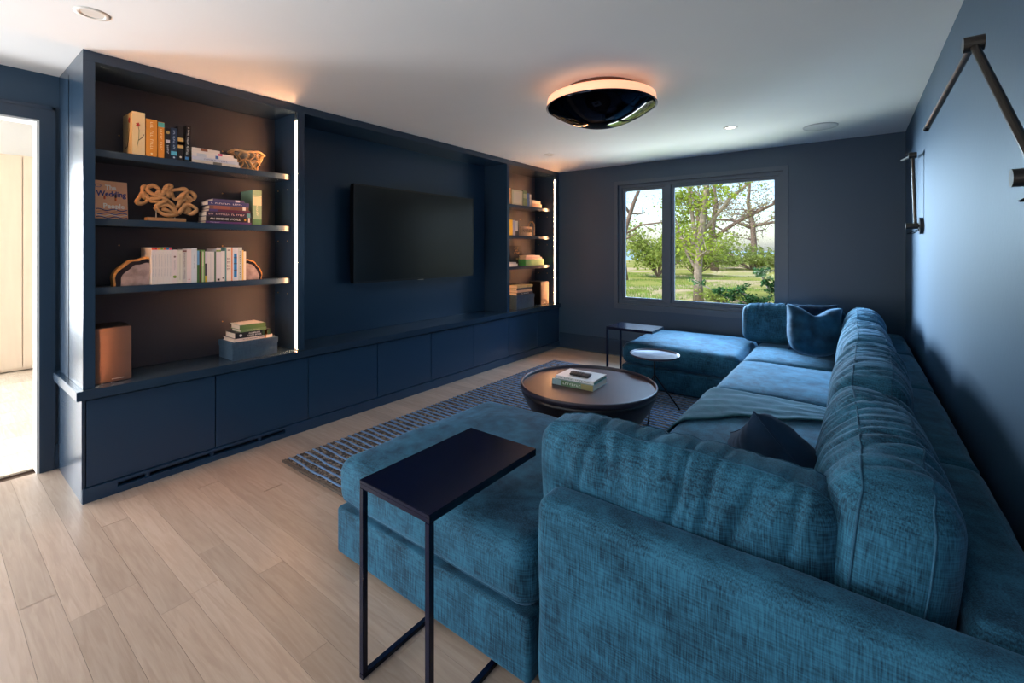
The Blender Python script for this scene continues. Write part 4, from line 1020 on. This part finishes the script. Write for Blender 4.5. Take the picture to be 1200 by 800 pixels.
t = flatbook('white book with green edge under the remote controls on the coffee table', bx + .008, by + .010, ztab + .0424, .315, .235, .024, br_, (222, 222, 220), g, spine=[])
text('THE COASTAL HOUSE BOOK', .016, bm_col((90, 90, 96)), t, frame_m((.0, -.1183, .012), (1, 0, 0), (0, 0, 1)), width=.26)
obj('green_edge', B(.1582, .1588, -.115, .115, .001, .010), bm_col((60, 130, 96)), t)
for k, (dx, dy, r_) in enumerate(((.005, .012, 3), (.020, -.035, -3))):
    t = thing('remote_control', ['slim silver-topped remote control, the far one on the white book', 'slim black remote control, the near one on the white book'][k], 'remote', (bx + dx, by + dy, ztab + .0668), math.radians(r_), 'remote controls on the coffee table book')
    obj('shell', B(-.082, .082, -.019, .019, 0, .016), mat('remote_grey' if k == 0 else 'remote_black', (90, 92, 100) if k == 0 else (26, 26, 30), .35), t, bevel=.004)
    bm = bmesh.new()
    for i in range(5):
        for j in range(3): box(bm, -.06 + i * .018, -.052 + i * .018, -.012 + j * .009, -.006 + j * .009, .016, .0172)
    o = obj('button_pad', bm, PLAST, t); o['kind'] = 'stuff'

# ------------------------------------------------------------ outdoors
GZ = -.30
def groundmat():
    m, nt, b = _new('lawn'); L = nt.links
    tc = nt.nodes.new('ShaderNodeTexCoord')
    n = nt.nodes.new('ShaderNodeTexNoise'); n.inputs['Scale'].default_value = .28; n.inputs['Detail'].default_value = 6
    n2 = nt.nodes.new('ShaderNodeTexNoise'); n2.inputs['Scale'].default_value = 4; n2.inputs['Detail'].default_value = 8
    L.new(tc.outputs['Object'], n.inputs[0]); L.new(tc.outputs['Object'], n2.inputs[0])
    r = nt.nodes.new('ShaderNodeValToRGB'); e = r.color_ramp.elements
    e[0].position = .42; e[0].color = srgb((190, 176, 152)); e[1].position = .5; e[1].color = srgb((150, 156, 92))
    r2 = nt.nodes.new('ShaderNodeValToRGB'); r2.color_ramp.elements[0].color = (.5, .5, .5, 1); r2.color_ramp.elements[1].color = (1.25, 1.25, 1.1, 1)
    mx = nt.nodes.new('ShaderNodeMixRGB'); mx.blend_type = 'MULTIPLY'; mx.inputs[0].default_value = 1
    L.new(n.outputs[0], r.inputs[0]); L.new(n2.outputs[0], r2.inputs[0]); L.new(r.outputs[0], mx.inputs[1]); L.new(r2.outputs[0], mx.inputs[2]); L.new(mx.outputs[0], b.inputs['Base Color'])
    b.inputs['Roughness'].default_value = 1; b.inputs['Specular IOR Level'].default_value = 0
    return m
GM = groundmat()
bm = bmesh.new(); n = 40
Gv = [[bm.verts.new((-70 + 110 * i / n, BW + .3 + 62 * j / n, GZ + (.10 * noise.noise(Vector((i * .4, j * .4, 0))) if j else 0))) for i in range(n + 1)] for j in range(n + 1)]
for j in range(n):
    for i in range(n): bm.faces.new((Gv[j][i], Gv[j][i + 1], Gv[j + 1][i + 1], Gv[j + 1][i]))
struct('ground', bm, GM, smooth=True)
struct('sea', B(-900, 600, BW + 58, 1500, -4.2, -4.0), mat('sea_water', (120, 160, 196), .25))
BARK = mat('bark', (122, 104, 92), .9, var=.25, scale=12, bump=.8, bscale=30); BARKG = mat('grey_bark', (150, 134, 120), .9, var=.25, scale=14, bump=.8, bscale=30)
def leafmat(nm, c, tr=.5):
    m, nt, b = _new(nm); L = nt.links; nt.nodes.remove(b)
    d = nt.nodes.new('ShaderNodeBsdfDiffuse'); t_ = nt.nodes.new('ShaderNodeBsdfTranslucent'); mx = nt.nodes.new('ShaderNodeMixShader'); mx.inputs[0].default_value = tr
    n_ = nt.nodes.new('ShaderNodeTexNoise'); n_.inputs['Scale'].default_value = 2.5; tc = nt.nodes.new('ShaderNodeTexCoord'); L.new(tc.outputs['Object'], n_.inputs[0])
    r = nt.nodes.new('ShaderNodeValToRGB'); c0 = srgb(c); r.color_ramp.elements[0].position = .35; r.color_ramp.elements[1].position = .65
    r.color_ramp.elements[0].color = tuple(x * .7 for x in c0[:3]) + (1,); r.color_ramp.elements[1].color = tuple(min(1, x * 1.3) for x in c0[:3]) + (1,)
    L.new(n_.outputs[0], r.inputs[0]); L.new(r.outputs[0], d.inputs[0]); L.new(r.outputs[0], t_.inputs[0])
    L.new(d.outputs[0], mx.inputs[1]); L.new(t_.outputs[0], mx.inputs[2]); L.new(mx.outputs[0], nt.nodes['Material Output'].inputs[0])
    return m
LF1 = leafmat('maple_leaf', (168, 186, 78)); LF2 = leafmat('shrub_leaf', (162, 178, 96)); LF3 = leafmat('pine_needle', (170, 164, 130)); LF4 = leafmat('juniper', (48, 72, 40), .15); LF5 = leafmat('grass_blade', (140, 170, 80))
def leaves(name, pts, size, m, parent, spread, per, seed=0, flat=.0, aspect=1.5):
    rnd = random.Random(seed); V = []; F = []
    for p in pts:
        for k in range(per):
            c = Vector(p) + Vector((rnd.gauss(0, spread), rnd.gauss(0, spread), rnd.gauss(0, spread * .75)))
            a = Vector((rnd.gauss(0, 1), rnd.gauss(0, 1), rnd.gauss(0, .6))).normalized(); b_ = a.orthogonal().normalized()
            b_ = (b_ * math.cos(rnd.random() * 6) + a.cross(b_) * math.sin(rnd.random() * 6)); s = size * rnd.uniform(.6, 1.3)
            i = len(V); V += [c - a * s * aspect / 2, c + b_ * s / 2, c + a * s * aspect / 2, c - b_ * s / 2]; F.append((i, i + 1, i + 2, i + 3))
    me = bpy.data.meshes.new(name); me.from_pydata([tuple(v) for v in V], [], F); o = link(name, me, m, parent); o['kind'] = 'stuff'; return o
def tree(label, base, paths, r0, depth, m, leafm, lsize, per, spread, seed, blen=1.0, group='trees on the lawn outside the window', up=.35, nb=5):
    rnd = random.Random(seed); t = thing('tree', label, 'tree', base, 0, group); bm = bmesh.new(); tips = []
    def grow(p, d, L, r, lv):
        n = 5; P = [p.copy()]; R = [r]
        for i in range(n):
            d = (d + Vector((rnd.gauss(0, .16), rnd.gauss(0, .16), rnd.gauss(0, .10) + up * .08))).normalized()
            p = p + d * L / n; P.append(p.copy()); R.append(r * (1 - .62 * (i + 1) / n))
            if lv <= 1: tips.append(p.copy())
            if lv > 0 and i >= 1 and rnd.random() < .85:
                q = Vector((rnd.gauss(0, 1), rnd.gauss(0, 1), rnd.gauss(.25, .5))).normalized()
                grow(p.copy(), (d * .55 + q * .85).normalized(), L * rnd.uniform(.45, .68), R[-1] * .62, lv - 1)
        tube(bm, P, R, 6)
        tips.append(p)
    for P, R in paths:
        P = [Vector(q) for q in P]
        tube(bm, P, R, 9)
        for i in range(2, len(P)):
            for k in range(nb):
                q = Vector((rnd.gauss(0, 1), rnd.gauss(0, 1), rnd.gauss(.2, .4))).normalized(); f_ = rnd.random()
                grow(P[i - 1].lerp(P[i], f_), q, blen * rnd.uniform(.6, 1.2), R[i] * .5, depth)
    obj('trunk', bm, m, t, smooth=True)
    if leafm: leaves('foliage', tips, lsize, leafm, t, spread, per, seed)
    return t
tree('leafy green tree with straight grey trunk in the middle of the larger window pane', (-4.05, 15.5, GZ), [([(0, 0, 0), (-.02, 0, .9), (.05, 0, 1.9), (.2, 0, 3.2), (.3, .1, 4.6), (.2, 0, 6.2)], [.17, .125, .12, .095, .07, .03]), ([(.02, 0, 1.7), (-.2, .1, 2.6), (-.4, .2, 4.0), (-.5, .3, 5.5)], [.08, .065, .05, .02]), ([(0, 0, .9), (-.45, .3, 1.55), (-.75, .4, 2.4), (-1.1, .5, 3.2)], [.06, .045, .035, .02]), ([(.1, 0, 2.2), (.9, .2, 3.3), (1.7, .3, 4.0), (2.6, .5, 4.4)], [.06, .05, .035, .02])], .15, 1, BARKG, LF1, .075, 4, .15, 11, blen=.8, nb=5)
tree('bare leaning brown tree at the left edge of the window', (-10.0, 23.5, GZ), [([(0, 0, 0), (-.15, 0, 1.6), (0, 0, 2.7), (.5, 0, 4.2), (1.2, 0, 5.8), (1.7, 0, 7.2)], [.19, .15, .13, .10, .07, .03]), ([(.3, 0, 3.6), (-.2, 0, 4.4), (.4, .1, 5.6), (.2, .1, 7)], [.08, .07, .05, .02]), ([(-.05, 0, 2.5), (.9, 0, 3.0), (2.0, .1, 3.1), (2.9, .1, 3.4)], [.06, .05, .04, .02])], .15, 1, BARK, LF3, .05, 1, .3, 23, blen=1.0, nb=2)
tree('forked brown tree with sparse branches right of the leafy tree', (-8.7, 38, GZ), [([(0, 0, 0), (-.1, 0, 1.5), (-.25, 0, 3.0), (.1, 0, 5.2), (-.2, 0, 8)], [.34, .26, .22, .16, .05]), ([(-.1, 0, 1.8), (-1.1, 0, 2.9), (-1.4, 0, 5), (-2.2, 0, 8)], [.2, .16, .12, .05]), ([(-.1, 0, 2.6), (1.6, 0, 3.8), (4.0, 0, 5.0), (5.6, 0, 8)], [.16, .13, .10, .05])], .3, 1, BARK, LF3, .12, 3, .5, 31, blen=2.6, nb=4)
tree('wind-bent pine with a flat crown at the right side of the window', (-7.3, 46, GZ), [([(0, 0, 0), (.1, 0, 2), (0, 0, 4), (-.4, 0, 6), (-.1, 0, 9)], [.3, .26, .22, .16, .06]), ([(0, 0, 3.6), (-1.7, 0, 4.4), (-3.6, 0, 4.6), (-5, 0, 5.6)], [.16, .13, .1, .04]), ([(0, 0, 3.8), (1.6, 0, 4.1), (3.4, 0, 4.0), (5, 0, 5)], [.14, .12, .1, .04])], .3, 1, BARK, LF3, .11, 4, .5, 41, blen=2.6, nb=4)
tree('pale green leafy tree whose crown fills the upper right of the window', (-1.5, 20, GZ), [([(0, 0, 0), (0, 0, 2), (-.5, 0, 4.2), (-1.5, 0, 5.6), (-2.6, 0, 6.2)], [.15, .12, .1, .07, .03]), ([(-.3, 0, 3.4), (.2, 0, 5), (-.4, 0, 6.6)], [.08, .06, .03])], .12, 1, BARKG, LF2, .06, 2, .2, 51, blen=1.3, nb=2)
def shrub(label, base, w, h, per, seed, lm=LF2, size=.09):
    rnd = random.Random(seed); t = thing('shrub', label, 'shrub', base, 0, 'low shrubs along the lawn edge'); bm = bmesh.new(); tips = []
    for k in range(26):
        e = Vector((rnd.uniform(-w, w), rnd.uniform(-w * .5, w * .5), h * rnd.uniform(.35, 1)))
        mid = e * .5 + Vector((0, 0, h * .12)); tube(bm, [(0, 0, 0), mid, e], [.03, .02, .006], 5)
        for f_ in (.5, .65, .8, 1.0): tips.append(mid.lerp(e, (f_ - .5) * 2))
    obj('stems', bm, BARK, t).name = 'stem'
    leaves('foliage', tips, size, lm, t, .22 * h * .5, per, seed)
shrub('large round green shrub behind the bare leaning tree', (-9.4, 27, GZ), 2.6, 3.3, 34, 1, size=.13)
shrub('wide green shrub right of the bare leaning tree, behind the mullion', (-8.0, 30, GZ), 2.4, 2.6, 30, 2, size=.13)
for i, (x, y_, w, h) in enumerate(((-11.6, 44, 3.2, 2.2), (-6.8, 42, 3.2, 1.5), (-4.0, 40, 3.0, 1.9), (-14.5, 46, 3.4, 2.4), (-1.5, 43, 3.2, 1.8))):
    shrub('low green shrub on the bluff, ' + ['behind the leafy tree trunk', 'between the forked tree and the pine', 'in front of the wind-bent pine', 'seen through the narrow pane', 'at the right edge of the window view'][i], (x, y_, GZ), w, h, 26, 10 + i, size=.15)
shrub('small green tuft at the foot of the leafy tree', (-3.3, 15.2, GZ), .7, .45, 16, 30, size=.06)
# juniper branches near the window
t = thing('juniper', 'dark evergreen juniper with sprawling branches close outside the window', 'shrub', (-.75, 7.9, GZ + .06)); bm = bmesh.new(); tips = []; rnd = random.Random(4)
for P in ([(0, 0, 0), (.05, 0, .5), (-.35, 0, .72), (-.9, .05, .86), (-1.45, .1, 1.12)], [(0, 0, 0), (-.1, 0, .55), (-.4, 0, .82), (-.75, .05, .98)], [(0, 0, 0), (.05, 0, .8), (-.3, 0, 1.05), (-.42, 0, 1.30)], [(0, 0, .3), (.2, 0, .9), (.3, 0, 1.4)], [(0, 0, .4), (-.5, -.1, .62), (-.95, -.1, .70)]):
    P = [Vector(p) for p in P]; tube(bm, P, [.03, .022, .016, .011, .006][:len(P)], 6)
    for a, b_ in zip(P[1:], P[2:]):
        for k in range(11):
            q = a.lerp(b_, rnd.random()); e = q + Vector((rnd.gauss(0, .07), rnd.gauss(0, .07), rnd.uniform(-.02, .13))); tips += [q.lerp(e, f_) for f_ in (.3, .6, 1)]
            tube(bm, [q, e], [.005, .002], 4)
obj('branches', bm, BARK, t).name = 'branch'
leaves('foliage', tips, .03, LF4, t, .024, 15, 9)
# grass on the lawn
rnd = random.Random(2); V = []; F = []
for k in range(26000):
    yy = 9 + 22 * rnd.random() ** 1.3; u = rnd.uniform(.36, .12) if False else rnd.uniform(-.44, -.10); xx = u * yy
    if noise.noise(Vector((xx * .5, yy * .3, 9))) < -.12: continue
    hgt = rnd.uniform(.05, .13); a = rnd.random() * PI; dx, dy = math.cos(a) * .008, math.sin(a) * .008; i = len(V)
    V += [(xx - dx, yy - dy, GZ), (xx + dx, yy + dy, GZ), (xx + rnd.gauss(0, .02), yy + rnd.gauss(0, .02), GZ + hgt)]; F.append((i, i + 1, i + 2))
me = bpy.data.meshes.new('grass'); me.from_pydata(V, [], F); o = link('grass', me, LF5); o['kind'] = 'stuff'; tag(o, 'sunlit green grass growing over the lawn outside', 'grass')
